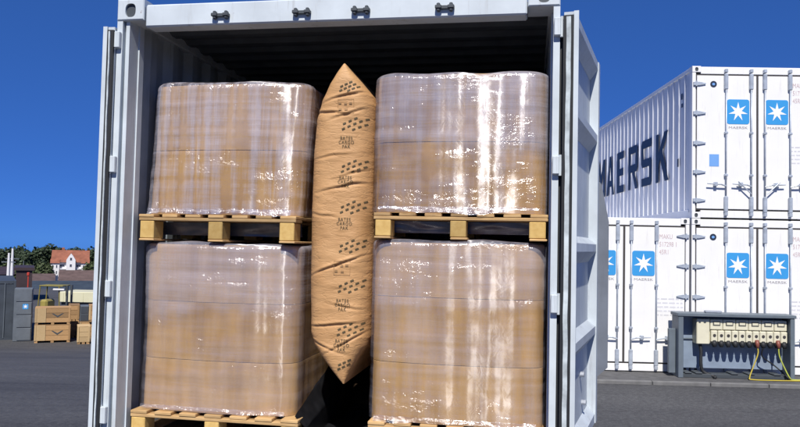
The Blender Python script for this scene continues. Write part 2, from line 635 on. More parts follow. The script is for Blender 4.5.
# frames of the two container groups
MX, MY, MZ, MYAW = -0.413, 3.912, 1.026, 0.175
RX, RY, RYAW = 5.478, 13.981, 0.029
T1, D1 = Vector((math.cos(MYAW), -math.sin(MYAW), 0)), Vector((math.sin(MYAW), math.cos(MYAW), 0))
T2, D2 = Vector((math.cos(RYAW), -math.sin(RYAW), 0)), Vector((math.sin(RYAW), math.cos(RYAW), 0))


def CM(a, b, c):
    return Vector((MX, MY, MZ)) + T1 * a + D1 * b + Vector((0, 0, c))


def CR(a, b, c):
    return Vector((RX, RY, 0)) + T2 * a + D2 * b + Vector((0, 0, c))


# concrete apron under the white containers with a pale kerb edge
ap = empty('pavement', CR(0, 0, 0), -RYAW)
tag(ap, kind='structure')
MB().box(-9, 14, -0.90, 16, -0.30, -0.001, 0.01).build('slab', M['concrete'], ap)
for i in range(23):
    k = MB().box(0.006, 0.994, -1.0, -0.902, -0.30, 0.002, 0.010).build('kerb_stone', M['kerb_edge'], ap, loc=(-9 + i, 0, 0)) if i == 0 else share(k0, ap, (-9 + i, 0, 0))
    if i == 0:
        k0 = k
# ------------------------------------------------------------------ container kit
def casting_geo(w, h, d, sx=1):
    """corner casting, front at y=0, outer corner at x=0 growing to +x, z 0..h; oval hole in front"""
    mb = MB()
    n = 28
    cx, cz, rx, rz_ = w * 0.5, h * 0.47, w * 0.195, h * 0.33
    ov = [(cx + rx * math.copysign(abs(math.cos(t)) ** 0.75, math.cos(t)), cz + rz_ * math.copysign(abs(math.sin(t)) ** 0.75, math.sin(t)))
          for t in [2 * math.pi * (i + 0.5) / n for i in range(n)]]
    e = 0.006
    rect = []
    for x, z in ov:
        dx, dz = x - cx, z - cz
        s_ = min((w / 2 - e) / max(abs(dx), 1e-6), ((h - cz - e) if dz > 0 else (cz - e)) / max(abs(dz), 1e-6))
        rect.append((cx + dx * s_, cz + dz * s_))
    # push nearest samples to the corners
    for qx, qz in ((e, e), (w - e, e), (e, h - e), (w - e, h - e)):
        i = min(range(n), key=lambda k: (rect[k][0] - qx) ** 2 + (rect[k][1] - qz) ** 2)
        rect[i] = (qx, qz)
    cl = lambda x, z: (min(max((x - cx) * (w / (w - 2 * e)) + cx, 0), w), min(max((z - h / 2) * (h / (h - 2 * e)) + h / 2, 0), h))
    V = [(x, 0, z) for x, z in rect] + [(x, 0, z) for x, z in ov] + [(x, 0.05, z) for x, z in ov]
    V += [(*cl(x, z)[:1], e, cl(x, z)[1]) for x, z in rect] + [(cl(x, z)[0], d, cl(x, z)[1]) for x, z in rect]
    F = []
    for i in range(n):
        j = (i + 1) % n
        F += [(i, j, n + j, n + i), (n + i, n + j, 2 * n + j, 2 * n + i), (j, i, 3 * n + i, 3 * n + j), (3 * n + j, 3 * n + i, 4 * n + i, 4 * n + j)]
    F.append(tuple(range(4 * n, 5 * n))[::-1])
    F.append(tuple(range(2 * n, 3 * n)))
    V = [(x * sx, y, z) for x, y, z in V]
    if sx < 0:
        F = [f[::-1] for f in F]
    return mb.add(V, F)


def corrugated_side(x_out, depth, y0, y1, z0, z1, pitch, flat=0.35, slope=0.15, sgn=1):
    """vertical corrugations along y; x_out outer plane, dips towards sgn*depth"""
    prof = []
    y = y0
    while y < y1 - 1e-6:
        for f, dd in ((0, 0), (flat, 0), (flat + slope, depth), (2 * flat + slope, depth)):
            yy = y + f * pitch
            if yy < y1:
                prof.append((yy, dd))
        y += pitch
    prof.append((y1, 0))
    mb = MB()
    V = [(x_out + sgn * dd, yy, z) for z in (z0, z1) for yy, dd in prof]
    n = len(prof)
    mb.add(V, [(i, i + 1, n + i + 1, n + i) for i in range(n - 1)])
    return mb


# ------------------------------------------------------------------ the open grey container
L20 = 6.058
mc = empty('shipping_container', CM(0, 0, 0), -MYAW)
tag(mc, 'open pale grey steel shipping container loaded with four wrapped pallets, doors swung back', 'container')
HM, WM = 2.591, 1.219
cgL = casting_geo(0.162, 0.118, 0.178, 1)
cgR = casting_geo(0.162, 0.118, 0.178, -1)
for zz in (HM - 0.118, 0.0):
    for src, xx in ((cgL, -WM), (cgR, WM)):
        b = MB().add(src.v, src.f)
        o = b.build('corner_casting', M['box_paint'], mc, loc=(xx, 0, zz))
        hb = MB().box(-0.042, 0.042, 0, 0.004, -0.044, 0.044)
        hb.build('hole', M['dark_steel'], o, loc=((0.081 if xx < 0 else -0.081), 0.014, 0.0555))
    for xx in (-WM, WM - 0.162):
        MB().box(0, 0.162, 0, 0.178, 0, 0.118, 0.006).build('corner_casting', M['box_paint'], mc, loc=(xx, L20 - 0.178, zz))
zp0, zp1 = 0.118, HM - 0.118
left_prof = [(-1.219, 0.008), (-1.186, 0.008), (-1.186, 0.05), (-1.175, 0.05), (-1.175, 0.026), (-1.153, 0.026),
             (-1.153, 0.125), (-1.146, 0.125), (-1.146, 0.175), (-1.219, 0.175)]
right_prof = [(1.219, 0.008), (1.219, 0.175), (1.178, 0.175), (1.178, 0.12), (1.186, 0.12), (1.186, 0.008)]
MB().prism(left_prof, zp0, zp1).build('corner_post', M['box_paint'], mc)
MB().prism(right_prof, zp0, zp1).build('corner_post', M['box_paint'], mc)
for sx in (-1, 1):
    x0, x1 = sorted((sx * 1.219, sx * 1.10))
    MB().box(x0, x1, L20 - 0.16, L20 - 0.01, zp0, zp1, 0.01).build('corner_post', M['box_paint'], mc)
# header beam and its cam keepers
hd = MB().box(-1.048, 1.054, 0.004, 0.115, 2.432, 2.558, 0.008).build('header_beam', M['box_paint'], mc)
for a in (-0.598, -0.137, 0.187, 0.633):
    kp = MB().box(-0.042, -0.024, -0.02, 0.006, -0.022, 0.022, 0.004)
    kp.box(0.024, 0.042, -0.02, 0.006, -0.022, 0.022, 0.004)
    kp.box(-0.05, -0.016, -0.026, 0.004, -0.009, 0.009, 0.003)
    kp.box(0.016, 0.05, -0.026, 0.004, -0.009, 0.009, 0.003)
    kp.box(-0.018, 0.018, -0.014, 0.006, -0.008, 0.008)
    kp.build('cam_keeper', M['dark_steel'], hd, loc=(a, 0, 2.481))
MB().box(-1.056, 1.056, 0.02, 0.11, 0.0, 0.150, 0.008).build('sill', M['box_paint'], mc)
for sx in (-1, 1):
    x0, x1 = sorted((sx * 1.219, sx * 1.165))
    MB().box(x0, x1, 0.179, L20 - 0.179, 2.50, 2.56, 0.006).build('top_rail', M['box_paint'], mc)
    MB().box(x0, x1, 0.179, L20 - 0.179, 0.02, 0.165, 0.006).build('bottom_rail', M['box_paint'], mc)
    # side sheet: seen from inside on the left
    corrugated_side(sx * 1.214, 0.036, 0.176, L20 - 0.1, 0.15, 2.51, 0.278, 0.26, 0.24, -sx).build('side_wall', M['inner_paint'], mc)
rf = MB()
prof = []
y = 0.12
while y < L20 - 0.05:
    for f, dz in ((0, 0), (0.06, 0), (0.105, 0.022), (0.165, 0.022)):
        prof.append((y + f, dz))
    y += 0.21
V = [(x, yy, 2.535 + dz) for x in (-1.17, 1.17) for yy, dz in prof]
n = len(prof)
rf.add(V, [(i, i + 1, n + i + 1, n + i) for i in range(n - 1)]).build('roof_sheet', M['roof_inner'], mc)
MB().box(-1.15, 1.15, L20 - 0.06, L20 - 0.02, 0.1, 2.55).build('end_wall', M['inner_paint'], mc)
fl0 = None
for i in range(8):
    if fl0 is None:
        fl0 = MB().box(-0.142, 0.142, 0.10, L20 - 0.1, 0.116, 0.145, 0.003).build('floor_plank', M['floor_wood'], mc, loc=(-1.01, 0, 0))
    else:
        share(fl0, mc, (-1.01 + 0.2885 * i, 0, 0))


def hinge_geo():
    h = MB()
    h.box(-0.018, 0.030, -0.012, 0.014, -0.048, 0.048, 0.004)
    h.tube([(0.032, 0.002, -0.055), (0.032, 0.002, 0.055)], 0.013, 10)
    h.box(0.034, 0.058, -0.010, 0.012, -0.036, 0.036, 0.004)
    return h


def build_door(sgn, angle):
    """door leaf hinged at the post; local x runs from the hinge to the free edge, -y is the inner (gasket) face once swung back"""
    piv = empty('door', (sgn * 1.262, 0.006, 0), 0)
    piv.parent = mc
    return piv


DZ0, DZ1, DW = 0.165, 2.432, 1.15
recess = [(1.975, 2.385), (1.285, 1.925), (0.775, 1.235), (0.27, 0.725)]


def door_leaf(sgn):
    """leaf in container coordinates: hinge line at (sgn*1.262, 0); the leaf runs back along the side, opened off it a little"""
    ang = R(10.6) if sgn > 0 else R(3.5)
    ex = Vector((sgn * math.sin(ang), math.cos(ang), 0))            # hinge -> free edge
    nn = Vector((sgn * math.cos(ang), -math.sin(ang), 0))           # inner face normal (now outward)
    org = Vector((sgn * (1.240 if sgn > 0 else 1.2235), -0.012, 0))
    d = MB()
    T = 0.062 if sgn > 0 else 0.050
    pt = lambda u, w, z: org + ex * u + nn * w + Vector((0, 0, z))

    def slab(mb, u0, u1, w0, w1, z0, z1):
        c = [pt(u, w, z) for z in (z0, z1) for u, w in ((u0, w0), (u1, w0), (u1, w1), (u0, w1))]
        f = [(0, 3, 2, 1), (4, 5, 6, 7), (0, 1, 5, 4), (1, 2, 6, 5), (2, 3, 7, 6), (3, 0, 4, 7)]
        mb.add(c, f if sgn > 0 else [q[::-1] for q in f])
    # the leaf is a part with its stiles, rails and recessed panel as sub-parts
    leaf = MB()
    # back skin
    slab(leaf, 0.03, DW - 0.02, 0.0, 0.008, DZ0 + 0.01, DZ1 - 0.01)
    door = leaf.build('door', M['door_paint'], mc)
    m_ = MB()
    slab(m_, 0.0, 0.062, -0.002, T - 0.004, DZ0, DZ1)
    m_.build('stile', M['door_paint'], door)
    m_ = MB()
    slab(m_, DW - 0.075, DW, -0.004, T, DZ0, DZ1)
    m_.build('stile', M['door_paint'], door)
    # rails between the recesses with sloped flanks
    edges = [(DZ1, recess[0][1])] + [(recess[i][0], recess[i + 1][1]) for i in range(3)] + [(recess[3][0], DZ0)]
    for i, (zt, zb) in enumerate(edges):
        m_ = MB()
        top_s = 0.05 if i > 0 else 0.0
        bot_s = 0.05 if i < 4 else 0.0
        prof = [(0.009, zt + top_s * 0.0), (0.009, zb), (T - 0.006, zb + bot_s * 0.2), (T - 0.006, zt - top_s)]
        if i == 0:
            prof = [(0.009, zt), (0.009, zb - 0.07), (T - 0.006, zb), (T - 0.006, zt)]
        elif i == 4:
            prof = [(0.009, zt), (0.009, zb), (T - 0.006, zb), (T - 0.006, zt - 0.05)]
        else:
            prof = [(0.009, zt + 0.03), (0.009, zb - 0.07), (T - 0.006, zb - 0.005), (T - 0.006, zt - 0.01)]
        V = [pt(u, w, z) for u in (0.063, DW - 0.076) for w, z in prof]
        F = [(0, 1, 2, 3), (7, 6, 5, 4), (0, 4, 5, 1), (1, 5, 6, 2), (2, 6, 7, 3), (3, 7, 4, 0)]
        m_.add(V, F if sgn < 0 else [q[::-1] for q in F])
        m_.build('rail', M['door_paint'], door)
    # rubber gasket strips along the hinge edge
    g = MB()
    slab(g, -0.012, -0.001, T - 0.014, T + 0.010, DZ0, DZ1)
    g.build('gasket', M['box_paint'], door)
    g = MB()
    slab(g, -0.016, -0.001, -0.003, T - 0.016, DZ0 + 0.01, DZ1 - 0.02)
    g.build('gasket', M['rubber'], door)
    # pale outer lip of the seal, a little wavy
    g = MB()
    n = 60
    V = []
    gwd = 0.011 if sgn > 0 else 0.004
    for i in range(n + 1):
        z = DZ0 + 0.02 + (DZ1 - DZ0 - 0.05) * i / n
        wv = (0.024 if sgn > 0 else 0.016) + 0.004 * noise.noise(Vector((z * 6, 3.1 * sgn, 0)))
        for du, dw in ((-0.026, -gwd), (-0.026, gwd), (-0.0165, gwd), (-0.0165, -gwd)):
            V.append(pt(du, wv + dw, z))
    F = []
    for i in range(n):
        for k in range(4):
            F.append((i * 4 + k, i * 4 + (k + 1) % 4, i * 4 + 4 + (k + 1) % 4, i * 4 + 4 + k))
    g.add(V, F).build('gasket', M['gasket_pale'], door)
    g = MB()
    xa, xb = sorted((sgn * 1.2205, sgn * (1.252 if sgn > 0 else 1.232)))
    g.box(xa, xb, 0.03, 0.05, DZ0, DZ1 - 0.03).build('gasket', M['rubber'], door)
    # lashing studs and free-edge plate of the right leaf
    if sgn > 0:
        for u, z in ((0.2, 0.78), (0.75, 0.76), (0.22, 0.50), (0.70, 0.52), (0.2, 0.33), (0.8, 0.34)):
            b = MB()
            a0, a1 = pt(u, 0.008, z), pt(u, 0.034, z)
            b.tube([a0, a1], 0.016, 10)
            b.build('bolt', M['steel'], door)
        b = MB()
        b.tube([pt(0.55, T * 0.4, DZ1), pt(0.55, T * 0.4, DZ1 + 0.025)], 0.018, 10)
        b.build('bolt', M['steel'], door)
        # grey closing plate on the free edge, chamfered at the top
        b = MB()
        zz = [0.50, 1.55, 1.78]
        poly = [(T, 0.44), (T + 0.062, 0.50), (T + 0.062, 1.42), (T + 0.016, 1.66), (T, 1.68)]
        V = [pt(DW - 0.006, w, z) for w, z in poly] + [pt(DW + 0.012, w, z) for w, z in poly]
        n = len(poly)
        F = [tuple(range(n)), tuple(range(2 * n - 1, n - 1, -1))] + [(i, n + i, n + (i + 1) % n, (i + 1) % n) for i in range(n)]
        b.add(V, F).build('overlap_plate', M['plate_grey'], door)
    # hinges
    for z in (2.36, 1.66, 0.97, 0.28):
        h = MB()
        h.box(-0.022, 0.022, -0.022, 0.006, -0.046, 0.046, 0.004)
        h.tube([(0.030, -0.006, -0.052), (0.030, -0.006, 0.052)], 0.012, 10)
        h.box(0.030, 0.052, -0.014, 0.006, -0.034, 0.034, 0.003)
        if sgn < 0:
            h.v = [(-x, y_, z_) for x, y_, z_ in h.v]
            h.f = [f[::-1] for f in h.f]
        h.build('hinge', M['box_paint'], door, loc=(sgn * 1.205, 0.002, z)).scale = (0.72, 1, 1)
    return door


door_leaf(-1)
door_leaf(1)

# steel trailer chassis that carries it (below the picture's edge)
tr = empty('trailer', CM(0, 0.3, -MZ - 0.06), -MYAW)
tag(tr, 'dark steel skeleton trailer carrying the open grey container', 'trailer')
for sx in (-0.45, 0.45):
    b = MB().box(sx - 0.07, sx + 0.07, -0.15, 5.6, 0.72, 0.74).box(sx - 0.012, sx + 0.012, -0.15, 5.6, 0.74, 1.03).box(sx - 0.07, sx + 0.07, -0.15, 5.6, 1.03, 1.05)
    b.build('chassis_beam', M['dark_steel'], tr)
for yy in (-0.22, 2.4, 5.58):
    MB().box(-1.2, 1.2, yy, yy + 0.16, 1.05, 1.085, 0.005).build('cross_member', M['dark_steel'], tr)
for yy in (1.1, 2.5):
    MB().tube([(-1.1, yy, 0.5), (1.1, yy, 0.5)], 0.06, 12).build('axle', M['dark_steel'], tr)
    for sx in (-0.95, 0.95):
        w = MB()
        prof = [(0.16, -0.14), (0.40, -0.15), (0.49, -0.11), (0.50, 0.0), (0.49, 0.11), (0.40, 0.15), (0.16, 0.14)]
        ns = 28
        V = [(sx + dx, yy + r_ * math.cos(2 * math.pi * k / ns), 0.5 + r_ * math.sin(2 * math.pi * k / ns)) for k in range(ns) for r_, dx in prof]
        mpr = len(prof)
        F = [(k * mpr + i, k * mpr + i + 1, ((k + 1) % ns) * mpr + i + 1, ((k + 1) % ns) * mpr + i) for k in range(ns) for i in range(mpr - 1)]
        w.add(V, F).build('wheel', M['tyre'], tr, smooth=True)
for sx in (-0.45, 0.45):
    MB().box(sx - 0.05, sx + 0.05, 0.9, 2.7, 0.56, 0.72, 0.01).build('suspension', M['dark_steel'], tr)
MB().box(-0.5, -0.38, 5.0, 5.12, 0.06, 0.72, 0.01).box(-0.58, -0.30, 4.92, 5.2, 0.0, 0.06).build('support_leg', M['dark_steel'], tr)
MB().box(0.38, 0.5, 5.0, 5.12, 0.06, 0.72, 0.01).box(0.30, 0.58, 4.92, 5.2, 0.0, 0.06).build('support_leg', M['dark_steel'], tr)


# ------------------------------------------------------------------ pallets, wrapped loads
def make_pallet(a0, a1, b0, z0, h, depth, label, tilt=0.0):
    w = a1 - a0
    p = empty('pallet', CM((a0 + a1) / 2, b0, z0), -MYAW)
    p.rotation_euler[1] = tilt
    tag(p, label, 'pallet', 'wooden pallets in the open container')
    hw = w / 2
    tr_, ts = 0.018, 0.018
    hb = h - tr_ - ts - 0.012
    zb = 0.012
    # bottom runners, blocks, cross boards, top boards (running front to back)
    bw = 0.090
    for k, x in enumerate((-hw + bw / 2 + 0.004, 0.0, hw - bw / 2 - 0.004)):
        MB().box(x - bw / 2, x + bw / 2, 0.002, depth, 0, zb, 0.003).build('bottom_board', M['pallet_wood'], p)
        for y in (0.0, depth / 2 - 0.06, depth - 0.12):
            j = random.uniform(-0.006, 0.006)
            MB().box(x - bw / 2 + 0.003 + j, x + bw / 2 - 0.003 + j, y + 0.004, y + 0.12, zb + 0.001, zb + hb - 0.001, 0.004).build('block', M['block_wood'], p)
    for y in (0.0, depth / 2 - 0.06, depth - 0.12):
        MB().box(-hw, hw, y + 0.002, y + 0.12, zb + hb, zb + hb + ts, 0.003).build('cross_board', M['pallet_wood'], p)
    nb = 7
    gap = 0.048
    tw = (w - gap * (nb - 1)) / nb
    for i in range(nb):
        x = -hw + i * (tw + gap)
        j = random.uniform(-0.004, 0.006)
        MB().box(x, x + tw, 0.0 + j, depth, zb + hb + ts + 0.001, h, 0.003).build('top_board', M['pallet_wood'], p)
    return p


def footprint(w, d, r, bow, n):
    """rounded rectangle perimeter with a slightly bowed front; front at y=0; starts mid-back"""
    pts = []
    hw = w / 2
    segs = []

    def line(p0, p1, m):
        for i in range(m):
            t = i / m
            x, y = p0[0] + (p1[0] - p0[0]) * t, p0[1] + (p1[1] - p0[1]) * t
            pts.append((x, y))

    def arc(cx, cy, a0, a1, m):
        for i in range(m):
            a = a0 + (a1 - a0) * i / m
            pts.append((cx + r * math.cos(a), cy + r * math.sin(a)))
    arc(-hw + r, d - r, math.pi / 2, math.pi, 10)
    line((-hw, d - r), (-hw, r), 20)
    arc(-hw + r, r, math.pi, 1.5 * math.pi, 18)
    line((-hw + r, 0), (hw - r, 0), 70)
    arc(hw - r, r, 1.5 * math.pi, 2 * math.pi, 18)
    line((hw, r), (hw, d - r), 20)
    arc(hw - r, d - r, 0, math.pi / 2, 10)
    line((hw - r, d), (-hw + r, d), 20)
    out = []
    for x, y in pts:
        k = 1 - (x / hw) ** 2
        fr = max(0, 1 - y / (d * 0.5))
        out.append((x, y - bow * k * fr + bow))
    return out


def shell(w, d, z0, z1, r, bow, seed, off=0.0, amp=0.006, top_r=0.03, nv=44, crown=0.0, lean=0.0, waist=0.0, closed_bottom=False):
    fp = footprint(w + 2 * off, d + 2 * off, r + off, bow, 0)
    fp = [(x, y - off) for x, y in fp]
    n = len(fp)
    V, F = [], []
    rows = []
    H = z1 - z0
    for j in range(nv + 1):
        rows.append((z0 + (H - top_r) * j / nv, 0.0))
    for j in range(1, 6):
        a = math.pi / 2 * j / 5
        rows.append((z1 - top_r + top_r * math.sin(a), top_r * (1 - math.cos(a)) * 1.3))
    for z, inset in rows:
        t = (z - z0) / H
        for x, y in fp:
            L_ = math.hypot(x, (y - d / 2))
            nx_, ny_ = x / L_, (y - d / 2) / L_
            q = Vector((x * 3 + seed * 7.3, y * 3, z * 1.6 + seed))
            dsp = amp * noise.noise(q) + amp * 0.7 * noise.noise(Vector((x * 11 + seed, y * 11, z * 1.2))) \
                + amp * 0.5 * noise.noise(Vector((x * 2, y * 2, z * 16 + seed * 3)))
            dsp -= waist * math.sin(math.pi * t)
            k = dsp - inset
            zz = z + (crown * noise.noise(Vector((x * 4 + seed * 2, y * 3, 0.3))) if t > 0.9 else 0)
            V.append((x + nx_ * k + lean * t, y + ny_ * k, zz))
    m = len(rows)
    for j in range(m - 1):
        for i in range(n):
            i2 = (i + 1) % n
            F.append((j * n + i, j * n + i2, (j + 1) * n + i2, (j + 1) * n + i))
    # gently sagging top
    cz = z1 - 0.004
    prev = (m - 1) * n
    for s_ in (0.66, 0.33):
        base = len(V)
        for i in range(n):
            x, y, z = V[prev + i]
            x0, y0 = x * (s_ if s_ == 0.66 else 0.5), d / 2 + (y - d / 2) * (s_ if s_ == 0.66 else 0.5)
            V.append((x0, y0, cz + 0.012 * noise.noise(Vector((x0 * 7, y0 * 7, seed)))))
        for i in range(n):
            i2 = (i + 1) % n
            F.append((prev + i, prev + i2, base + i2, base + i))
        prev = base
    V.append((0, d / 2, cz))
    for i in range(n):
        F.append((prev + i, prev + (i + 1) % n, len(V) - 1))
    if closed_bottom:
        F.append(tuple(range(n))[::-1])
    return MB().add(V, F)


def make_load(a0, a1, b0, z0, z1, tiers, film, seed, label, carton_mats, depth=1.1, lean=0.0, skirt=None):
    w = a1 - a0
    p = empty('wrapped_load', CM((a0 + a1) / 2, b0, z0), -MYAW)
    tag(p, label, 'wrapped load', 'film wrapped loads on the pallets')
    H = z1 - z0
    zs = [0.0] + [t - z0 for t in tiers] + [H - 0.014]
    for i in range(len(zs) - 1):
        t0 = (zs[i] / H)
        c = shell(w - 0.03, depth - 0.03, zs[i] + (0.002 if i else 0.001), zs[i + 1] - 0.001, 0.075, 0.048, seed, 0, 0.005, 0.002, nv=12, lean=0)
        c.v = [(x + lean * (z / H), y + 0.015, z) for x, y, z in c.v]
        c.build('carton', carton_mats[i % len(carton_mats)], p, smooth=True)
    f = shell(w, depth, 0.004, H, 0.085, 0.052, seed, 0.002, 0.009, 0.035, nv=60, crown=0.018)
    f.v = [(x + lean * (z / H), y, z) for x, y, z in f.v]
    f.build('stretch_film', film, p, smooth=True)
    # loose film tail rucked over the pallet boards
    sk = MB()
    n = 90

    def fn(u, v):
        x = -w / 2 + 0.05 + (w - 0.10) * u
        y = -0.006 - 0.012 * v + 0.006 * noise.noise(Vector((x * 20, v * 3, seed)))
        z = 0.030 - 0.040 * v * (0.6 + 0.6 * noise.noise(Vector((x * 5, seed, 1.7)))) + 0.004 * noise.noise(Vector((x * 25, v * 4, seed)))
        return (x, y + 0.014 - 0.028 * (1 - (2 * u - 1) ** 2) * 0.3, z + 0.004)
    sk.sheet(fn, n, 4)
    sk.build('film_tail', film, p, smooth=True)
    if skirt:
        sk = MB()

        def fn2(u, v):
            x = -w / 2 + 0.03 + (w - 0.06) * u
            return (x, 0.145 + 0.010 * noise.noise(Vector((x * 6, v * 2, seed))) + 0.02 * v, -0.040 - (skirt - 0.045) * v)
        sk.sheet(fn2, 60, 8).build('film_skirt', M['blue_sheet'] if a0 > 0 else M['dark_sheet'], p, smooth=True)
    return p


FL = 0.1455
PH = 0.140
make_pallet(-1.120, -0.138, 0.12, FL, PH, 1.15, 'lower left wooden pallet on the container floor under a wrapped load')
make_pallet(0.250, 1.174, 0.11, FL, PH + 0.024, 1.15, 'lower right wooden pallet on the container floor beside the right post')
zl, zr = FL + PH + 0.001, FL + PH + 0.025
make_load(-1.122, -0.172, 0.135, zl, 1.238, [0.575, 0.90], M['film_ll'], 3.0,
          'lower left film wrapped tan carton load, bearing the yellow block pallet', (M['carton_a'], M['carton_b']), lean=0.0)
make_load(0.228, 1.176, 0.11, zr, 1.275, [0.62, 0.97], M['film_lr'], 8.0,
          'lower right film wrapped tan carton load with crinkled shiny band across its middle', (M['carton_a'], M['carton_b']))
ll = [o for o in bpy.data.objects if o.get('label', '').startswith('lower left film')][0]


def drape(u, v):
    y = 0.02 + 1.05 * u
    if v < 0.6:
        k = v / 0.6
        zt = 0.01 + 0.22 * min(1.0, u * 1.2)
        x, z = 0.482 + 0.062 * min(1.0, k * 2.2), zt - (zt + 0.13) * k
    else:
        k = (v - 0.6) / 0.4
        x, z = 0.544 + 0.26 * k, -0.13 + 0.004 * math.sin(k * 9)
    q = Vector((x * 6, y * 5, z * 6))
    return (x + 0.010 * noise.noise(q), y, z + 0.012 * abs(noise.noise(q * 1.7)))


MB().sheet(drape, 50, 40).build('shade_drape', M['gap_shade'], ll, smooth=True)  # dark sheet added in place of plain shadow beside the pallet
make_pallet(-1.113, -0.182, 0.125, 1.241, 0.150, 1.15, 'upper left wooden pallet with bright yellow blocks between two loads')
make_pallet(0.255, 1.174, 0.115, 1.279, 0.138, 1.15, 'upper right wooden pallet with bluish sheet behind its blocks')
make_load(-1.124, -0.168, 0.14, 1.392, 2.150, [1.76], M['film_ul'], 13.0,
          'upper left film wrapped tan carton load, leaning against the paper bag', (M['carton_b'], M['carton_a']), lean=0.035, skirt=0.12)
make_load(0.228, 1.177, 0.115, 1.418, 2.178, [1.80], M['film_ur'], 18.0,
          'upper right film wrapped carton load with broad white glare on its film', (M['carton_b'], M['carton_a']), skirt=0.11)

# ------------------------------------------------------------------ kraft paper dunnage bag
BA, BB = 0.050, 0.300      # centre line and the depth where its sides begin
BZ0, BZ1 = 0.490, 2.238


def bag_edges(z):
    """left and right edge of the bag at height z"""
    t = (z - BZ0) / (BZ1 - BZ0)
    lf = [(0.0, 0.096), (0.04, 0.028), (0.08, -0.040), (0.115, -0.092), (0.15, -0.116), (0.3, -0.126), (0.5, -0.130), (0.72, -0.127), (0.83, -0.112), (0.89, -0.080), (0.94, -0.028), (0.97, 0.014), (1.0, 0.060)]
    rt = [(0.0, 0.106), (0.04, 0.134), (0.08, 0.172), (0.115, 0.212), (0.14, 0.222), (0.3, 0.223), (0.5, 0.224), (0.7, 0.225), (0.875, 0.226), (0.905, 0.210), (0.95, 0.146), (0.98, 0.098), (1.0, 0.068)]

    def ip(T):
        for (t0, v0), (t1, v1) in zip(T, T[1:]):
            if t <= t1:
                return v0 + (v1 - v0) * (t - t0) / (t1 - t0)
        return T[-1][1]
    return ip(lf), ip(rt)


creases = [(2.06, 0.10, 0.25, 1.0, 0.016), (1.965, -0.05, -0.10, 1.0, 0.018), (1.955, 0.1, 0.35, 0.7, 0.014), (1.72, 0.0, 0.12, 0.8, 0.010),
           (1.56, 0.10, 0.20, 1.0, 0.016), (1.63, 0.14, 0.3, 0.7, 0.010), (1.13, 0.06, 0.38, 1.1, 0.022), (1.40, -0.05, -0.15, 0.7, 0.010),
           (0.80, 0.02, 0.10, 1.0, 0.018), (0.73, 0.14, 0.55, 0.9, 0.018), (0.69, -0.02, -0.30, 0.8, 0.014), (0.90, 0.12, -0.2, 0.6, 0.012)]


def bag_back(z):
    l, r_ = bag_edges(z)
    return BB - 0.14 * (1 - min(1.0, (r_ - l) / 2 / 0.17))


def bag_front(a, z):
    """depth b of the bag's front surface"""
    l, r_ = bag_edges(z)
    c, hw = (l + r_) / 2, max(0.004, (r_ - l) / 2)
    u = max(-1, min(1, (a - c) / hw))
    nose = 0.175 * min(1, hw / 0.17) ** 0.8
    b = bag_back(z) - nose * (max(0, 1 - abs(u) ** 3.4)) ** 0.5
    b += 0.007 * noise.noise(Vector((a * 5, z * 4, 2.2))) + 0.003 * noise.noise(Vector((a * 14, z * 22, 5.2)))
    for cz, ca, sl, ln, dp in creases:
        dz = z - (cz + sl * (a - ca)) - 0.008 * noise.noise(Vector((a * 12, cz * 9, 0)))
        fall = math.exp(-((a - ca) / (0.13 * ln)) ** 2)
        b += 0.55 * dp * fall * (math.exp(-(dz / 0.006) ** 2) - 0.6 * math.exp(-((dz - 0.014) / 0.008) ** 2))
    return b


bag = MB()
NU, NV = 72, 330


def bag_fn(u, v):
    z = BZ0 + (BZ1 - BZ0) * v
    l, r_ = bag_edges(z)
    if u < 0.12:
        k = (0.12 - u) / 0.12
        return (l - BA, bag_back(z) + (BB + 0.95 - bag_back(z)) * k * k - 0.1, z - BZ0)
    if u > 0.88:
        k = (u - 0.88) / 0.12
        return (r_ - BA, bag_back(z) + (BB + 0.95 - bag_back(z)) * k * k - 0.1, z - BZ0)
    th = (u - 0.12) / 0.76
    a = (l + r_) / 2 - math.cos(math.pi * th) * (r_ - l) / 2
    return (a - BA, bag_front(a, z) - 0.1, z - BZ0)


bag.sheet(bag_fn, NU, NV)
bg_root = empty('dunnage_bag', CM(BA, 0.1, BZ0), -MYAW)
tag(bg_root, 'tall brown kraft paper air bag with printed dashes wedged between the loads', 'air bag')
# back face closes it
bw_ = MB()
zs_ = [BZ0 + (BZ1 - BZ0) * i / 40 for i in range(41)]
bw_.add([(e_ - BA, BB + 0.85, z - BZ0) for z in zs_ for e_ in bag_edges(z)], [(2 * i + 1, 2 * i, 2 * i + 2, 2 * i + 3) for i in range(40)])
bag.add(bw_.v, bw_.f)
bag.build('bag_body', M['kraft'], bg_root, smooth=True)


def pin(name, pts_faces, mat):
    V, F = pts_faces
    mb = MB().add([(a - BA, bag_front(a, z) - 0.1 - 0.0035, z - BZ0) for a, z in V], F)
    o = mb.build(name, mat, bg_root)
    o['kind'] = 'stuff'
    return o


def dash_group(zc, aoff=0.0, sc=1.0):
    V, F = [], []
    rows = [(-0.048, 0.029, 3), (-0.053, 0.0, 6), (0.003, -0.002, 3)]
    ca, sa = math.cos(R(25)), math.sin(R(25))
    for ra, rz_, n in rows:
        for k in range(n):
            c0, z0 = ra * sc + k * 0.0305 * sc, rz_ * sc + k * 0.0145 * sc - 0.022
            # slanted pill, four strips so that it follows the paper
            for q in range(2):
                x0, x1 = -0.009 + 0.009 * q, 0.009 * q
                i = len(V)
                for xx, zz in ((x0, -0.0045), (x1, -0.0045), (x1, 0.0045), (x0, 0.0045)):
                    V.append((0.128 + aoff + (c0 + xx * ca - zz * sa), zc + z0 + xx * sa + zz * ca))
                F.append((i, i + 1, i + 2, i + 3))
    return V, F


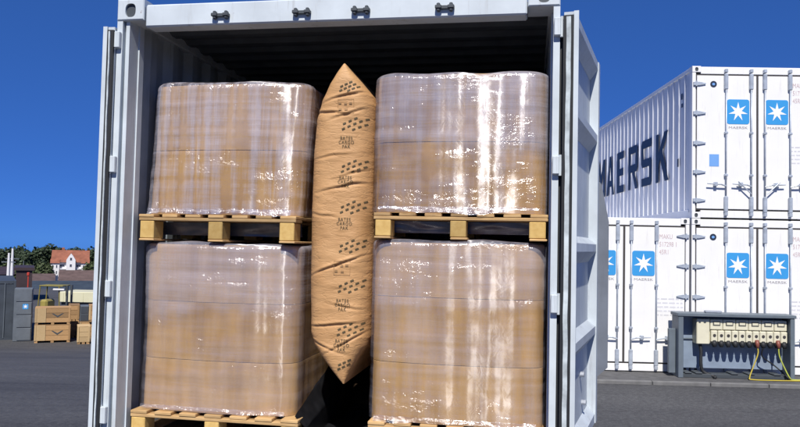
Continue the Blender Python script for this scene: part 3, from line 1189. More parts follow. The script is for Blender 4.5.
def print_text(zc, a=0.092):
    V, F = [], []
    for i, (s_, dz) in enumerate((('BATES', 0), ('CARGO', -0.023), ('PAK', -0.046))):
        tv, tf = text_geo(s_, 0.0265, 0.0, 1.15)
        n = len(V)
        V += [(a + x * 0.84, zc + dz + z) for x, z in tv]
        F += [tuple(k + n for k in f) for f in tf]
    return V, F


def stamp_box(zc, a=0.085):
    V, F = [], []

    def rect(x0, x1, z0, z1):
        i = len(V)
        m = 4
        V.extend([(a + x0 + (x1 - x0) * k / m, zc + z) for k in range(m + 1) for z in (z0, z1)])
        F.extend([(i + 2 * k, i + 2 * k + 2, i + 2 * k + 3, i + 2 * k + 1) for k in range(m)])
    rect(-0.045, 0.045, 0.036, 0.038)
    rect(-0.045, 0.045, -0.038, -0.036)
    rect(-0.045, -0.043, -0.036, 0.036)
    rect(0.043, 0.045, -0.036, 0.036)
    for x, z in ((-0.032, 0.016), (-0.030, -0.018), (0.0, 0.012), (0.004, -0.02), (0.028, 0.014)):
        rect(x - 0.009, x + 0.007, z - 0.005, z + 0.006)
    return V, F


for py in (88, 127, 170, 211, 250, 290, 333, 367):
    zc = 2.105 - (py - 88) * (2.105 - 0.595) / (367 - 88)
    off = {88: -0.03, 367: -0.005, 333: 0.0}.get(py, 0.0)
    V_, F_ = dash_group(zc, off, 0.8 if py in (367, 88) else 1.0)
    keep = []
    for f in F_:
        if all(bag_edges(V_[i][1])[0] + 0.012 < V_[i][0] < bag_edges(V_[i][1])[1] - 0.012 for i in f):
            keep.append(f)
    pin('printed_mark', (V_, keep), M['print_ink'])
for py in (142, 182, 224, 305, 345):
    zc = 2.105 - (py - 88) * (2.105 - 0.595) / (367 - 88) 
    pin('lettering', print_text(zc), M['print_ink'])
for py in (108, 271):
    zc = 2.105 - (py - 88) * (2.105 - 0.595) / (367 - 88)
    pin('printed_mark', stamp_box(zc), M['print_ink_faint'])


# ------------------------------------------------------------------ white refrigerated containers
HR, WR, LR = 2.896, 2.438, 12.192


def star_poly(cx, cz, R0, r0, n=7):
    return [(cx + (R0 if k % 2 == 0 else r0) * math.sin(math.pi * k / n), cz + (R0 if k % 2 == 0 else r0) * math.cos(math.pi * k / n)) for k in range(2 * n)]


def round_rect(x0, x1, z0, z1, r, n=5):
    P = []
    for cx, cz, a0 in ((x1 - r, z1 - r, 0), (x0 + r, z1 - r, 90), (x0 + r, z0 + r, 180), (x1 - r, z0 + r, 270)):
        for k in range(n + 1):
            a = R(a0 + 90 * k / n)
            P.append((cx + r * math.cos(a), cz + r * math.sin(a)))
    return P


cast_meshes = {}


def make_reefer(a0, z0, label, number, upper=False, left_letters=False, seed=0):
    """front face at local y=0, x 0..2.438, z 0..2.896"""
    root = empty('refrigerated_container', CR(a0, 0, z0), -RYAW)
    tag(root, label, 'container', 'white refrigerated containers stacked at the right')
    wp = M['white_paint']
    for zz in (0, HR - 0.118):
        for sx, xx in ((1, 0.0), (-1, WR)):
            if sx not in cast_meshes:
                g = casting_geo(0.162, 0.118, 0.178, sx)
                cast_meshes[sx] = g
            g = cast_meshes[sx]
            o = MB().add(g.v, g.f).build('corner_casting', wp, root, loc=(xx, -0.006, zz))
            MB().box(-0.034, 0.034, 0, 0.004, -0.042, 0.042).build('hole', M['dark_steel'], o, loc=(sx * 0.081, 0.014, 0.0555))
        for xx in (0, WR - 0.162):
            MB().box(0, 0.162, 0, 0.178, 0, 0.118, 0.005).build('corner_casting', wp, root, loc=(xx, LR - 0.178, zz))
    for x0, x1 in ((0, 0.07), (WR - 0.07, WR)):
        MB().box(x0, x1, 0.0, 0.15, 0.118, HR - 0.118, 0.008).build('corner_post', wp, root)
        MB().box(x0, x1, LR - 0.15, LR, 0.118, HR - 0.118, 0.008).build('corner_post', wp, root)
    MB().box(0.162, WR - 0.162, 0.0, 0.12, HR - 0.15, HR - 0.012, 0.006).build('header_beam', wp, root)
    MB().box(0.162, WR - 0.162, 0.0, 0.12, 0.015, 0.15, 0.006).build('sill', wp, root)
    # dark rubber seals round the two leaves
    g = MB()
    zt, zb = HR - 0.152, 0.152
    g.box(0.071, WR - 0.071, 0.012, 0.05, zb, zt)
    g.build('door_seal', M['gasket_grey'], root)
    doors = []
    for x0, x1 in ((0.088, WR / 2 - 0.020), (WR / 2 + 0.020, WR - 0.088)):
        d = MB().box(x0, x1, -0.006, 0.045, zb + 0.028, zt - 0.028, 0.006).build('door', wp, root)
        doors.append(d)
    # locking bars
    bars = (0.62, 1.09, 1.345, 1.815)
    for k, x in enumerate(bars):
        bar = MB().tube([(x, -0.045, 0.07), (x, -0.045, HR - 0.07)], 0.0135, 10).build('lock_bar', M['lockbar'], root, smooth=True)
        for zc, hh in ((HR - 0.30, 0.30), (0.27, 0.30)):
            MB().box(x - 0.034, x + 0.034, -0.068, -0.008, zc - hh / 2, zc + hh / 2, 0.012).build('bearing_bracket', M['lockbar'], bar)
        for zc in (HR - 0.095, 0.085):
            MB().box(x - 0.028, x + 0.028, -0.072, 0.004, zc - 0.035, zc + 0.035, 0.008).build('cam', M['lockbar'], bar)
        for zc in (0.82, 1.62):
            MB().box(x - 0.030, x + 0.030, -0.066, -0.006, zc - 0.022, zc + 0.022, 0.006).build('guide', M['lockbar'], bar)
        # handle: short horizontal lever with its catch
        sg = -1 if k < 2 else 1
        zc = 0.64
        h = MB().tube([(x, -0.05, zc - 0.03), (x + sg * 0.10, -0.075, zc), (x + sg * 0.36, -0.075, zc + 0.012)], [0.014, 0.014, 0.011], 8)
        h.box(x + sg * 0.20 - 0.03, x + sg * 0.20 + 0.03, -0.09, -0.004, zc - 0.035, zc + 0.045, 0.008)
        h.build('handle', M['lockbar'], bar)
        if upper and k in (1, 2):
            MB().tube([(x + sg * 0.26, -0.085, zc + 0.06), (x + sg * 0.02, -0.085, zc - 0.17)], 0.012, 8).build('stay', M['lockbar'], bar)
    # hinges along both posts
    for k, z in enumerate((HR - 0.34, HR - 0.90, HR - 1.47, HR - 2.02, 0.34)):
        for sx, xx in ((1, 0.07), (-1, WR - 0.07)):
            h = MB()
            h.prism_y([(-0.055 * sx, -0.03), (0.05 * sx, -0.034), (0.175 * sx, -0.010), (0.175 * sx, 0.010), (0.05 * sx, 0.034), (-0.055 * sx, 0.03)][::sx], -0.026, 0.004)
            h.tube([(0.0, -0.022, -0.05), (0.0, -0.022, 0.05)], 0.017, 8)
            h.build('hinge', M['lockbar'], root, loc=(xx, -0.006, z))
    # blue emblem plates with the seven-pointed star, one on each leaf
    zc = 2.04
    for d, x0, x1 in ((doors[0], 0.645, 1.065), (doors[1], 1.37, 1.79)):
        e = MB().prism_y(round_rect(x0, x1, zc - 0.245, zc + 0.225, 0.045), -0.011, -0.0065).build('emblem_plate', M['logo_blue'], root)
        MB().prism_y(star_poly((x0 + x1) / 2, zc - 0.01, 0.185, 0.066), -0.0135, -0.0112).build('star', M['print_white'], e)
        text_on_front('lettering', 'MAERSK', (x0 + x1) / 2, zc - 0.335, -0.0095, 0.066, M['print_grey'], d, 0.0, 1.5)
    for i, ln in enumerate(number):
        text_on_front('lettering', ln, 1.87, 2.50 - 0.145 * i, -0.009, 0.125, M['print_rose'], doors[1], 0.0, 0.72, 1.0, 'LEFT')
    # faint data rows
    dr = MB()
    rr = random.Random(seed)
    for i in range(5):
        x = 1.83
        while x < 2.30:
            l = rr.uniform(0.04, 0.13)
            dr.box(x, min(2.32, x + l), -0.0085, -0.0065, 1.36 - 0.075 * i, 1.385 - 0.075 * i)
            x += l + 0.025
    dr.build('printed_rows', M['print_faint'], doors[1])['kind'] = 'stuff'
    # round sticker, and on the upper box a small pale blue plate
    cxs, czs = 0.395, HR - 0.345
    e = MB().prism_y([(cxs + 0.062 * math.cos(2 * math.pi * k / 24), czs + 0.062 * math.sin(2 * math.pi * k / 24)) for k in range(24)], -0.010, -0.0065).build('sticker', M['navy'], doors[0])
    MB().prism_y([(cxs + 0.030 * math.cos(2 * math.pi * k / 6), czs + 0.026 * math.sin(2 * math.pi * k / 6)) for k in range(6)], -0.012, -0.0102).build('emblem', M['pale_blue'], e)
    if upper:
        MB().box(0.32, 0.50, -0.010, -0.0065, 0.985, 1.215).build('sticker', M['pale_blue'], doors[0])
    # sides, roof, back
    def side(xo, sgn):
        prof = []
        y = 0.151
        while y < LR - 0.5:
            prof += [(y, 0.022), (y + 0.255, 0.022), (y + 0.275, 0.0), (y + 0.315, 0.0), (y + 0.335, 0.022)]
            y += 0.335
        prof.append((LR - 0.151, 0))
        V = [(xo + sgn * dd, yy, z) for z in (0.16, HR - 0.075) for yy, dd in prof]
        n = len(prof)
        F = [(i, i + 1, n + i + 1, n + i) for i in range(n - 1)]
        w = MB().add(V, F).build('side_wall', M['side_paint'], root)
        xa, xb = sorted((xo - sgn * 0.004, xo + sgn * 0.06))
        MB().box(xa, xb, 0.179, LR - 0.179, HR - 0.075, HR - 0.004, 0.005).build('top_rail', M['side_paint'], root)
        MB().box(xa, xb, 0.179, LR - 0.179, 0.01, 0.16, 0.005).build('bottom_rail', M['side_paint'], root)
        return w
    wl = side(0.006, 1)
    side(WR - 0.006, -1)
    MB().box(0.07, WR - 0.07, 0.13, LR - 0.13, HR - 0.04, HR - 0.014).build('roof_sheet', wp, root)
    MB().box(0.07, WR - 0.07, LR - 0.06, LR - 0.02, 0.12, HR - 0.1).build('end_wall', wp, root)
    MB().box(0.07, WR - 0.07, 0.13, LR - 0.13, 0.12, 0.15).build('underframe', M['dark_steel'], root)
    if left_letters:
        # block capitals, read from far (M) to near (K); u runs along +reading direction = -y
        s = 0.17

        def poly_letter(ch):
            w, h = 0.80, 1.02
            t = 0.20
            if ch == 'M':
                return [[(0, 0), (t, 0), (t, h), (0, h)], [(w + 0.1 - t, 0), (w + 0.1, 0), (w + 0.1, h), (w + 0.1 - t, h)],
                        [(t, h), (t, h - 0.3), (0.45, h - 0.72), (0.45, h - 0.42)], [(0.45, h - 0.42), (0.45, h - 0.72), (w + 0.1 - t, h - 0.3), (w + 0.1 - t, h)]]
            if ch == 'A':
                return [[(0, 0), (t, 0), (0.47, h), (0.31, h)], [(w - t, 0), (w, 0), (0.49, h), (0.471, h - 0.001), (0.36, h - 0.13)], [(0.2, 0.22), (0.6, 0.22), (0.56, 0.38), (0.24, 0.38)]]
            if ch == 'E':
                return [[(0, 0), (t, 0), (t, h), (0, h)], [(t, 0), (w - 0.1, 0), (w - 0.1, 0.18), (t, 0.18)],
                        [(t, 0.42), (w - 0.16, 0.42), (w - 0.16, 0.60), (t, 0.60)], [(t, h - 0.18), (w - 0.1, h - 0.18), (w - 0.1, h), (t, h)]]
            if ch == 'R':
                return [[(0, 0), (t, 0), (t, h), (0, h)], [(t, h - 0.18), (w - 0.08, h - 0.18), (w, h - 0.08), (w - 0.08, h), (t, h)],
                        [(w - 0.2, 0.58), (w, 0.50), (w, h - 0.08), (w - 0.08, h - 0.18), (w - 0.2, h - 0.18)], [(t, 0.40), (w - 0.08, 0.40), (w, 0.50), (w - 0.2, 0.58), (t, 0.58)],
                        [(0.34, 0.40), (0.55, 0.40), (w + 0.02, 0), (w - 0.20, 0)][::-1]]
            if ch == 'S':
                return [[(0.02, 0), (w - 0.08, 0), (w, 0.09), (w - 0.19, 0.18), (0.02, 0.18)], [(w - 0.19, 0.18), (w, 0.09), (w, 0.52), (w - 0.19, 0.42)],
                        [(0.08, 0.42), (w - 0.19, 0.42), (w, 0.52), (w - 0.08, 0.60), (0.19, 0.60), (0, 0.51)], [(0, 0.51), (0.19, 0.60), (0.19, h - 0.18), (0, h - 0.09)],
                        [(0, h - 0.09), (0.19, h - 0.18), (w - 0.02, h - 0.18), (w - 0.02, h), (0.08, h)]]
            return [[(0, 0), (t, 0), (t, h), (0, h)], [(t, 0.36), (0.30, 0.48), (w + 0.02, h), (w - 0.24, h), (t, 0.62)], [(0.30, 0.48), (0.44, 0.64), (w + 0.05, 0), (w - 0.20, 0)][::-1]]
        ystart = 7.55
        for i, ch in enumerate('MAERSK'):
            mb = MB()
            for q, poly in enumerate(poly_letter(ch)):
                x_ = -0.0015 - 0.0006 * q
                mb.add([(x_, ystart - i * 1.075 - u * 1.0, 0.84 + v * 1.03) for u, v in poly], [tuple(range(len(poly)))])
            mb.build('letter', M['navy'], wl)
        text_on_front_side = MB()
        for zz, yy, h_ in ((2.36, 0.52, 0.12), (2.20, 0.50, 0.08), (1.05, 0.72, 0.16)):
            text_on_front_side.add([(-0.002, yy + 0.09, zz), (-0.002, yy, zz), (-0.002, yy, zz + h_), (-0.002, yy + 0.09, zz + h_)], [(0, 1, 2, 3)])
        text_on_front_side.build('printed_rows', M['navy'], wl)['kind'] = 'stuff'
    return root


make_reefer(-WR - 0.02, 0.0, 'bottom left white refrigerated container, its left end behind the open grey door', ('MAKU', '517298 1', '45R1'), seed=1)
make_reefer(0.02, 0.0, 'bottom right white refrigerated container directly behind the power socket stand', ('MAKU', '517298 1', '45R1'), seed=2)
make_reefer(0.02, HR + 0.006, 'upper white refrigerated container with big dark capitals along its side', ('MAKU', '517298 1', '45R1'), upper=True, left_letters=True, seed=3)

# ------------------------------------------------------------------ power socket stand
ps = empty('power_stand', CR(-0.40, -0.52, 0.0), -RYAW)
ps.scale = (1.055, 1, 1)
tag(ps, 'blue grey steel stand with a row of power sockets before white containers', 'power stand')
sg, sb = M['station_grey'], M['station_back']
W_, H_ = 1.96, 1.10
MB().box(0.0, 0.085, -0.02, 0.34, 0.0, H_, 0.008).build('side_panel', sg, ps)
MB().box(W_ - 0.075, W_, -0.02, 0.34, 0.0, H_, 0.008).build('side_panel', sg, ps)
MB().box(-0.02, W_ + 0.02, -0.035, 0.36, H_ + 0.001, H_ + 0.06, 0.008).build('top_panel', sg, ps)
MB().box(0.086, W_ - 0.076, 0.29, 0.32, 0.14, H_ - 0.002, 0.0).build('back_panel', sb, ps)
MB().box(0.086, W_ - 0.076, 0.26, 0.289, 0.66, 0.685, 0.004).build('rail', sg, ps)
MB().box(0.086, W_ - 0.076, 0.02, 0.25, 0.0, 0.07, 0.006).build('foot_beam', M['dark_steel'], ps)
for x in (0.12, 0.30, 0.9, 1.18, 1.62):
    MB().box(x, x + 0.12, 0.005, 0.26, 0.071, 0.10, 0.01).build('foot_block', M['dark_steel'], ps)
MB().box(0.5, 0.78, 0.1, 0.2, H_ + 0.061, H_ + 0.105, 0.01).build('lifting_lug', M['steel'], ps)
MB().box(-0.12, -0.005, 0.12, 0.2, 0.06, 0.86, 0.006).build('side_plate', M['station_grey'], ps)
# ivory switchgear
sp = MB().box(0.335, 0.555, 0.06, 0.285, 0.60, 1.055, 0.012).build('main_switch', M['ivory'], ps)
MB().box(0.365, 0.40, 0.05, 0.062, 0.99, 1.01).box(0.45, 0.49, 0.05, 0.062, 0.99, 1.01).build('screw', M['dark_steel'], sp)
MB().box(0.556, 1.868, 0.12, 0.285, 0.62, 1.055, 0.004).build('socket_panel', M['ivory'], ps)
brk0 = None
for i in range(6):
    x = 0.565 + i * 0.2175
    if brk0 is None:
        brk0 = MB().box(0.004, 0.213, 0.07, 0.122, 0.0, 0.185, 0.01).build('breaker', M['ivory'], ps, loc=(x, 0, 0.865))
        wn_ = MB().box(0.045, 0.172, 0.060, 0.071, 0.075, 0.150, 0.004).build('window', M['window_grey'], brk0)
        wi_ = MB().box(0.062, 0.155, 0.056, 0.0605, 0.092, 0.132).build('label_plate', M['ivory'], brk0)
    else:
        b2 = share(brk0, ps, (x, 0, 0.865))
        share(wn_, b2)
        share(wi_, b2)
so0 = None
for i in range(11):
    x = 0.575 + i * 0.118
    if so0 is None:
        so0 = MB().box(0.003, 0.112, 0.055, 0.122, 0.0, 0.205, 0.012).build('socket', M['ivory'], ps, loc=(x, 0, 0.645))
        n8 = [(0.0575 + 0.026 * math.cos(2 * math.pi * k / 14), 0.12 + 0.026 * math.sin(2 * math.pi * k / 14)) for k in range(14)]
        s1 = MB().prism_y(n8, 0.045, 0.056).build('switch', M['gasket_grey'], so0)
        s2 = MB().tube([(0.0575, 0.085, 0.015), (0.0575, 0.062, -0.035), (0.0575, 0.045, -0.085)], [0.043, 0.046, 0.030], 12).build('cap', M['rubber'], so0, smooth=True)
    else:
        c = share(so0, ps, (x, 0, 0.645))
        share(s1, c)
        share(s2, c)
for i in (6, 9):
    x = 0.575 + i * 0.118 + 0.0575
    MB().tube([(x, 0.03, 0.70), (x, 0.015, 0.63), (x, -0.005, 0.56)], [0.030, 0.036, 0.022], 12).build('plug', M['red_plastic'], ps, smooth=True)


def cable(name, pts, r, mat, label):
    P = [CR(-0.40 + x * 1.055, -0.52 + y, z) for x, y, z in pts]
    # Catmull-Rom
    out = []
    Q = [P[0]] + P + [P[-1]]
    for i in range(1, len(Q) - 2):
        for k in range(8):
            t = k / 8
            out.append(0.5 * ((2 * Q[i]) + (-Q[i - 1] + Q[i + 1]) * t + (2 * Q[i - 1] - 5 * Q[i] + 4 * Q[i + 1] - Q[i + 2]) * t * t
                              + (-Q[i - 1] + 3 * Q[i] - 3 * Q[i + 1] + Q[i + 2]) * t ** 3))
    out.append(P[-1])
    o = MB().tube(out, r, 8).build(name, mat, smooth=True)
    tag(o, label, 'cable', 'cables at the power stand')
    return o


cable('cable', [(0.42, 0.15, 0.60), (0.43, 0.12, 0.45), (0.42, 0.10, 0.25), (0.46, 0.09, 0.10), (0.62, 0.02, 0.028), (0.60, -0.05, 0.022)], 0.030, M['rubber'],
      'thick black cable hanging from the left end of the socket row')
cable('cable', [(1.34, -0.005, 0.56), (1.33, -0.03, 0.45), (1.23, -0.06, 0.20), (1.17, -0.09, 0.05), (1.20, -0.12, 0.016), (1.6, -0.13, 0.012), (2.3, -0.10, 0.012), (3.2, -0.2, 0.012), (5.0, -0.3, 0.012)], 0.011, M['cable_yellow'],
      'yellow cable dropping from the middle plug and lying along the kerb')
cable('cable', [(1.69, -0.005, 0.56), (1.70, -0.02, 0.42), (1.77, -0.05, 0.22), (1.84, -0.08, 0.06), (1.92, -0.05, 0.018), (2.3, 0.0, 0.016), (3.0, 0.1, 0.016)], 0.012, M['cable_green'],
      'green yellow cable dropping from the right hand plug of the stand')
cable('cable', [(1.45, 0.04, 0.56), (1.46, 0.10, 0.4), (1.66, 0.12, 0.25), (1.80, 0.02, 0.10), (1.86, 0.0, 0.03), (1.95, 0.02, 0.02)], 0.012, M['rubber'],
      'thin dark cable looping below the sockets near the right side')

# ------------------------------------------------------------------ far left: yard goods, buildings, hill
def ground_obj(px, Y):
    p = at(px, 300, Y)
    return Vector((p.x, Y, gz(p.x, Y)))


# dark container at the left edge
p0 = at(12, 338, 38.0)
z0 = gz(p0.x - 1, 38.2)
dcx = empty('shipping_container', (p0.x, 38.2, z0), R(29))
tag(dcx, 'dark slate container end at the left edge beside tall grey cabinet', 'container')
MB().box(-2.44, -2.32, 0.0, 0.12, 0, 3.0, 0.01).build('corner_post', M['far_slate'], dcx)
MB().box(-0.12, 0.0, 0.0, 0.12, 0, 3.0, 0.01).build('corner_post', M['far_slate'], dcx)
MB().box(-2.319, -0.121, 0.0, 0.1, 2.86, 3.0).build('header_beam', M['far_slate'], dcx)
MB().box(-2.319, -0.121, 0.0, 0.1, 0.0, 0.14).build('sill', M['far_slate'], dcx)
for x in (-2.315, -1.215):
    MB().box(x, x + 1.09, 0.03, 0.07, 0.145, 2.855).build('door', M['far_slate'], dcx)
for x in (-1.9, -1.5, -0.95, -0.5):
    MB().tube([(x, 0.0, 0.1), (x, 0.0, 2.9)], 0.025, 6).build('lock_bar', M['far_grey'], dcx)
corrugated_side(0.0, 0.04, 0.12, 6.0, 0.14, 2.9, 0.28, sgn=-1).build('side_wall', M['far_slate'], dcx)
MB().box(-2.44, 0, 0.12, 6.0, 2.9, 3.0).build('roof_sheet', M['far_slate'], dcx)
MB().box(-2.44, 0, 0.12, 6.0, 0.0, 0.14).build('underframe', M['far_slate'], dcx)
corrugated_side(-2.44, 0.04, 0.12, 6.0, 0.14, 2.9, 0.28, sgn=1).build('side_wall', M['far_slate'], dcx)

# tall grey cabinet of four panels with a small emblem
pc = at(13.5, 338, 37.6)
pd = at(30, 338, 37.6)
cz = gz(pc.x + 0.4, 37.6)
cab = empty('cabinet', ((pc.x + pd.x) / 2, 37.6, cz), R(24))
tag(cab, 'tall grey metal cabinet of four panels with small blue emblem beside crates', 'cabinet')
cw = (pd.x - pc.x) / 2
MB().box(-cw, cw, 0, 0.85, 0, 2.66, 0.02).build('body', M['far_grey'], cab)
for i in range(4):
    MB().box(-cw + 0.12 - 0.03 * i + 0.06, cw - 0.03, -0.03, -0.001, 0.06 + 0.65 * i, 0.66 + 0.65 * i, 0.01).build('panel', M['far_grey'], cab)
ep = MB().prism_y(round_rect(-0.02, 0.24, 1.62, 1.88, 0.03), -0.036, -0.031).build('emblem_plate', M['logo_blue'], cab)
MB().prism_y(star_poly(0.11, 1.75, 0.12, 0.045), -0.040, -0.0365).build('star', M['print_white'], ep)

# stacked wooden crates
def make_crate(px0, px1, Y, z, h, label, d=1.1, mat='crate_wood', mark=True, lit_end=True, rz=R(24)):
    xa, xb = at(px0, 325, Y).x, at(px1, 325, Y).x
    w = (xb - xa) * 0.93
    c = empty('crate', ((xa + xb) / 2, Y, z), rz)
    tag(c, label, 'crate', 'wooden crates in the far yard')
    hw = w / 2
    MB().box(-hw + 0.03, hw - 0.03, 0.03, d - 0.03, 0.10, h - 0.02).build('lining', M[mat], c)
    for x in (-hw + 0.02, -0.07, hw - 0.16):
        MB().box(x, x + 0.14, 0.0, d, 0.0, 0.098).build('skid', M['crate_wood'], c)
    n = 3
    e = hw - (0.52 if lit_end and w > 1.2 else 0.0)
    for i in range(n):
        z0_, z1_ = 0.105 + (h - 0.125) * i / n, 0.105 + (h - 0.125) * (i + 1) / n - 0.014
        MB().box(-e if lit_end and w > 1.2 else -hw, hw, 0.0, 0.029, z0_, z1_, 0.004).build('plank', M[mat], c)
    if lit_end and w > 1.2:
        MB().box(-hw, -e - 0.012, -0.01, 0.029, 0.105, h - 0.02, 0.004).build('panel', M['crate_pale'], c)  # paler panel: the sunlit side face put into the front's colour
    for x in (-hw + 0.002, hw - 0.10):
        MB().box(x, x + 0.09, -0.024, -0.011, 0.105, h - 0.02, 0.004).build('batten', M['crate_pale'] if x < 0 else M[mat], c)
    MB().box(-hw, hw, 0.0, d, h - 0.019, h, 0.004).build('lid', M[mat], c)
    if mark:
        xm = 0.22
        MB().prism_y([(xm - 0.28, h * 0.66), (xm, h * 0.42), (xm + 0.28, h * 0.66), (xm + 0.20, h * 0.66), (xm, h * 0.52), (xm - 0.20, h * 0.66)], -0.006, -0.0005).build('printed_mark', M['dark_steel'], c)
    return c


YC = 37.4
zc0 = gz(at(52, 325, YC).x, YC)
make_crate(35, 70.5, YC, zc0, 0.90, 'large wooden crate at the bottom of the stack in the far yard')
make_crate(35, 70, YC, zc0 + 0.901, 0.84, 'large wooden crate on top of the stack in the far yard')
zc1 = gz(at(84, 325, YC - 0.3).x, YC - 0.3)
make_crate(77.5, 90.5, YC - 0.3, zc1, 0.88, 'small pale crate alone on the ground beside the crate stack', mat='crate_pale', mark=False, lit_end=False)
make_crate(91.5, 101, YC, zc1, 0.85, 'small crate on the ground half hidden behind the open container', mat='crate_wood', mark=False, lit_end=False)
YD = 39.4
zc2 = gz(at(78, 325, YD).x, YD)
make_crate(68, 79, YD, zc2, 0.86, 'shaded crate on the ground behind the large crate stack', mat='crate_wood', mark=False, lit_end=False)
make_crate(68, 79, YD, zc2 + 0.861, 0.86, 'orange tan crate set back at the right of the top large crate', mat='crate_wood', mark=False, lit_end=False)
make_crate(79.5, 100, YD, zc2, 0.86, 'long low crate on the ground behind the small pale crate', mat='crate_wood', mark=False, lit_end=False)
gb = MB().box(0, 0.44, 0, 0.9, 0, 0.82, 0.02).build('body', M['far_grey'])
gbe = empty('steel_box', (at(79.6, 325, YD).x, YD, zc2 + 0.861), R(24))
gb.parent = gbe
MB().box(0.03, 0.41, -0.02, -0.001, 0.05, 0.40, 0.01).build('panel', M['far_slate'], gbe)
MB().box(0.03, 0.41, -0.02, -0.001, 0.43, 0.78, 0.01).build('panel', M['far_slate'], gbe)
tag(gbe, 'grey steel box between two crates in the far yard', 'steel box')
make_crate(88.5, 101, YD, zc2 + 0.861, 0.86, 'pinkish crate on the upper row next to the grey box', mat='crate_wood', mark=False, lit_end=False)

# fork lift behind the crates
YF = 43.0
pf = at(50, 325, YF)
zf = gz(pf.x, YF)
fk = empty('forklift', (pf.x, YF, zf), R(0))
tag(fk, 'yellow forklift truck standing behind the stacked wooden crates', 'forklift')
MB().box(-0.75, 0.55, 0, 1.15, 0.35, 1.15, 0.08).build('body', M['lift_yellow'], fk)
MB().box(-0.70, -0.25, 0.05, 1.1, 0.8, 1.66, 0.10).build('counterweight', M['lift_yellow'], fk)
for x in (-0.80, 0.45):
    for y in (0.1, 1.0):
        MB().tube([(x, y, 1.1), (x * 0.88, y, 2.44)], 0.035, 8).build('guard_post', M['lift_olive'], fk)
MB().box(-0.75, 0.62, 0.05, 1.06, 2.43, 2.50, 0.02).build('overhead_guard', M['lift_olive'], fk)
for y in (0.25, 0.85):
    MB().box(0.72, 0.82, y, y + 0.12, 0.1, 2.50, 0.01).build('mast_rail', M['dark_steel'], fk)
MB().box(0.10, 0.75, -0.06, 0.04, 2.22, 2.32, 0.02).build('cross_bar', M['house_white'], fk)
for x in (-0.55, 0.4):
    for y in (-0.02, 1.02):
        MB().tube([(x, y, 0.33), (x, y + 0.15, 0.33)], 0.33, 20).build('wheel', M['tyre'], fk)
for y in (0.3, 0.8):
    MB().box(0.85, 1.9, y, y + 0.1, 0.08, 0.13).build('fork', M['dark_steel'], fk)

# cream trailer body
YT = 50.0
pt0, pt1 = at(59, 306, YT), at(110, 306, YT)
zt_ = gz(pt0.x, YT)
ct = empty('box_trailer', (pt0.x, YT, zt_), 0)
tag(ct, 'long low cream box trailer behind the crates and the forklift', 'trailer')
wl_ = pt1.x - pt0.x
top = at(75, 292, YT).z - zt_
MB().box(0, wl_, 0, 2.4, 0.95, top, 0.03).build('body', M['cream'], ct)
for i in range(5):
    MB().box(0.25 + i * 0.66, 0.29 + i * 0.66, -0.02, -0.001, 1.0, top - 0.05).build('rib', M['cream'], ct)
MB().box(0.0, wl_, 0.3, 2.1, 0.75, 0.949).build('chassis', M['dark_steel'], ct)
for x in (0.8, 2.6):
    for y in (0.2, 2.0):
        MB().tube([(x, y, 0.45), (x, y + 0.25, 0.45)], 0.45, 20).build('wheel', M['tyre'], ct)

# dark maroon stack behind the cabinet and long dark shed
def block_building(name, px0, px1, ytop, Y, depth, wall, roof, label, cat, ridge=0.0, windows=0, over=0.15):
    a, b = at(px0, 320, Y).x, at(px1, 320, Y).x
    zb = gz((a + b) / 2, Y) - 0.3
    zt2 = at((px0 + px1) / 2, ytop, Y).z
    th_ = math.atan2(-(a + b) / 2, Y)
    e = empty(name, ((a + b) / 2, Y, zb), th_)
    tag(e, label, cat)
    hw, h = (b - a) / 2 * math.cos(th_), zt2 - zb
    hw_, he = hw, h - ridge
    w = MB().box(-hw, hw, 0, depth, 0, he).build('wall', wall, e)
    if ridge > 0:
        MB().prism_x([(-over * 2, he - 0.02), (depth / 2, h), (depth + over * 2, he - 0.02), (depth / 2, h - 0.3 - ridge * 0.12)][::-1], -hw - over, hw + over).build('roof', roof, e)
        MB().prism_x([(0, he), (depth / 2, h - 0.35 - ridge * 0.12), (depth, he)][::-1], -hw + 0.01, hw - 0.01).build('gable', wall, e)
    else:
        MB().box(-hw - over, hw + over, -over, depth + over, he + 0.001, he + 0.25).build('roof', roof, e)
    for i in range(windows):
        x = -hw + (i + 0.5) * 2 * hw / windows
        f = MB().box(x - 0.5, x + 0.5, -0.06, -0.002, he * 0.55, he * 0.80).build('window', M['house_white'], e)
        MB().box(x - 0.42, x + 0.42, -0.075, -0.061, he * 0.565, he * 0.785).build('pane', M['far_window'], f)
    return e


block_building('shed', 14, 30.5, 270.5, 62, 6, M['far_maroon'], M['far_maroon'], 'dark maroon flat shed rising behind the tall grey cabinet', 'shed')
rp = at(31, 284, 61.5)
mp = empty('lamp_post', (rp.x, 61.0, gz(rp.x, 61.0)))
MB().tube([(0, 0, 0), (0, 0, at(31, 276, 61).z - gz(rp.x, 61))], 0.05, 8).build('pole', M['red_lamp'], mp)
MB().box(-0.10, 0.10, -0.1, 0.1, at(31, 276, 61).z - gz(rp.x, 61), at(31, 272.5, 61).z - gz(rp.x, 61), 0.04).build('lamp', M['red_lamp'], mp)
tag(mp, 'thin red post standing at the right of the maroon shed', 'post')
block_building('warehouse', 20, 125, 284, 85, 14, M['far_dark'], M['far_dark'], 'long low dark warehouse behind the cream trailer', 'warehouse', ridge=0.8, windows=0)
block_building('brick_building', 31, 53, 275, 140, 12, M['far_brown'], M['tile_brown'], 'low brown brick building left below the white house', 'building', ridge=1.4, windows=4)
block_building('brick_building', 57, 112, 271.5, 160, 14, M['far_brown'], M['tile_brown'], 'long brown tiled building right below the white house', 'building', ridge=3.4, windows=6)
block_building('shed', -30, 12, 268, 120, 14, M['far_brown'], M['far_maroon'], 'low brown shed behind the pale masts', 'shed', ridge=1.0)
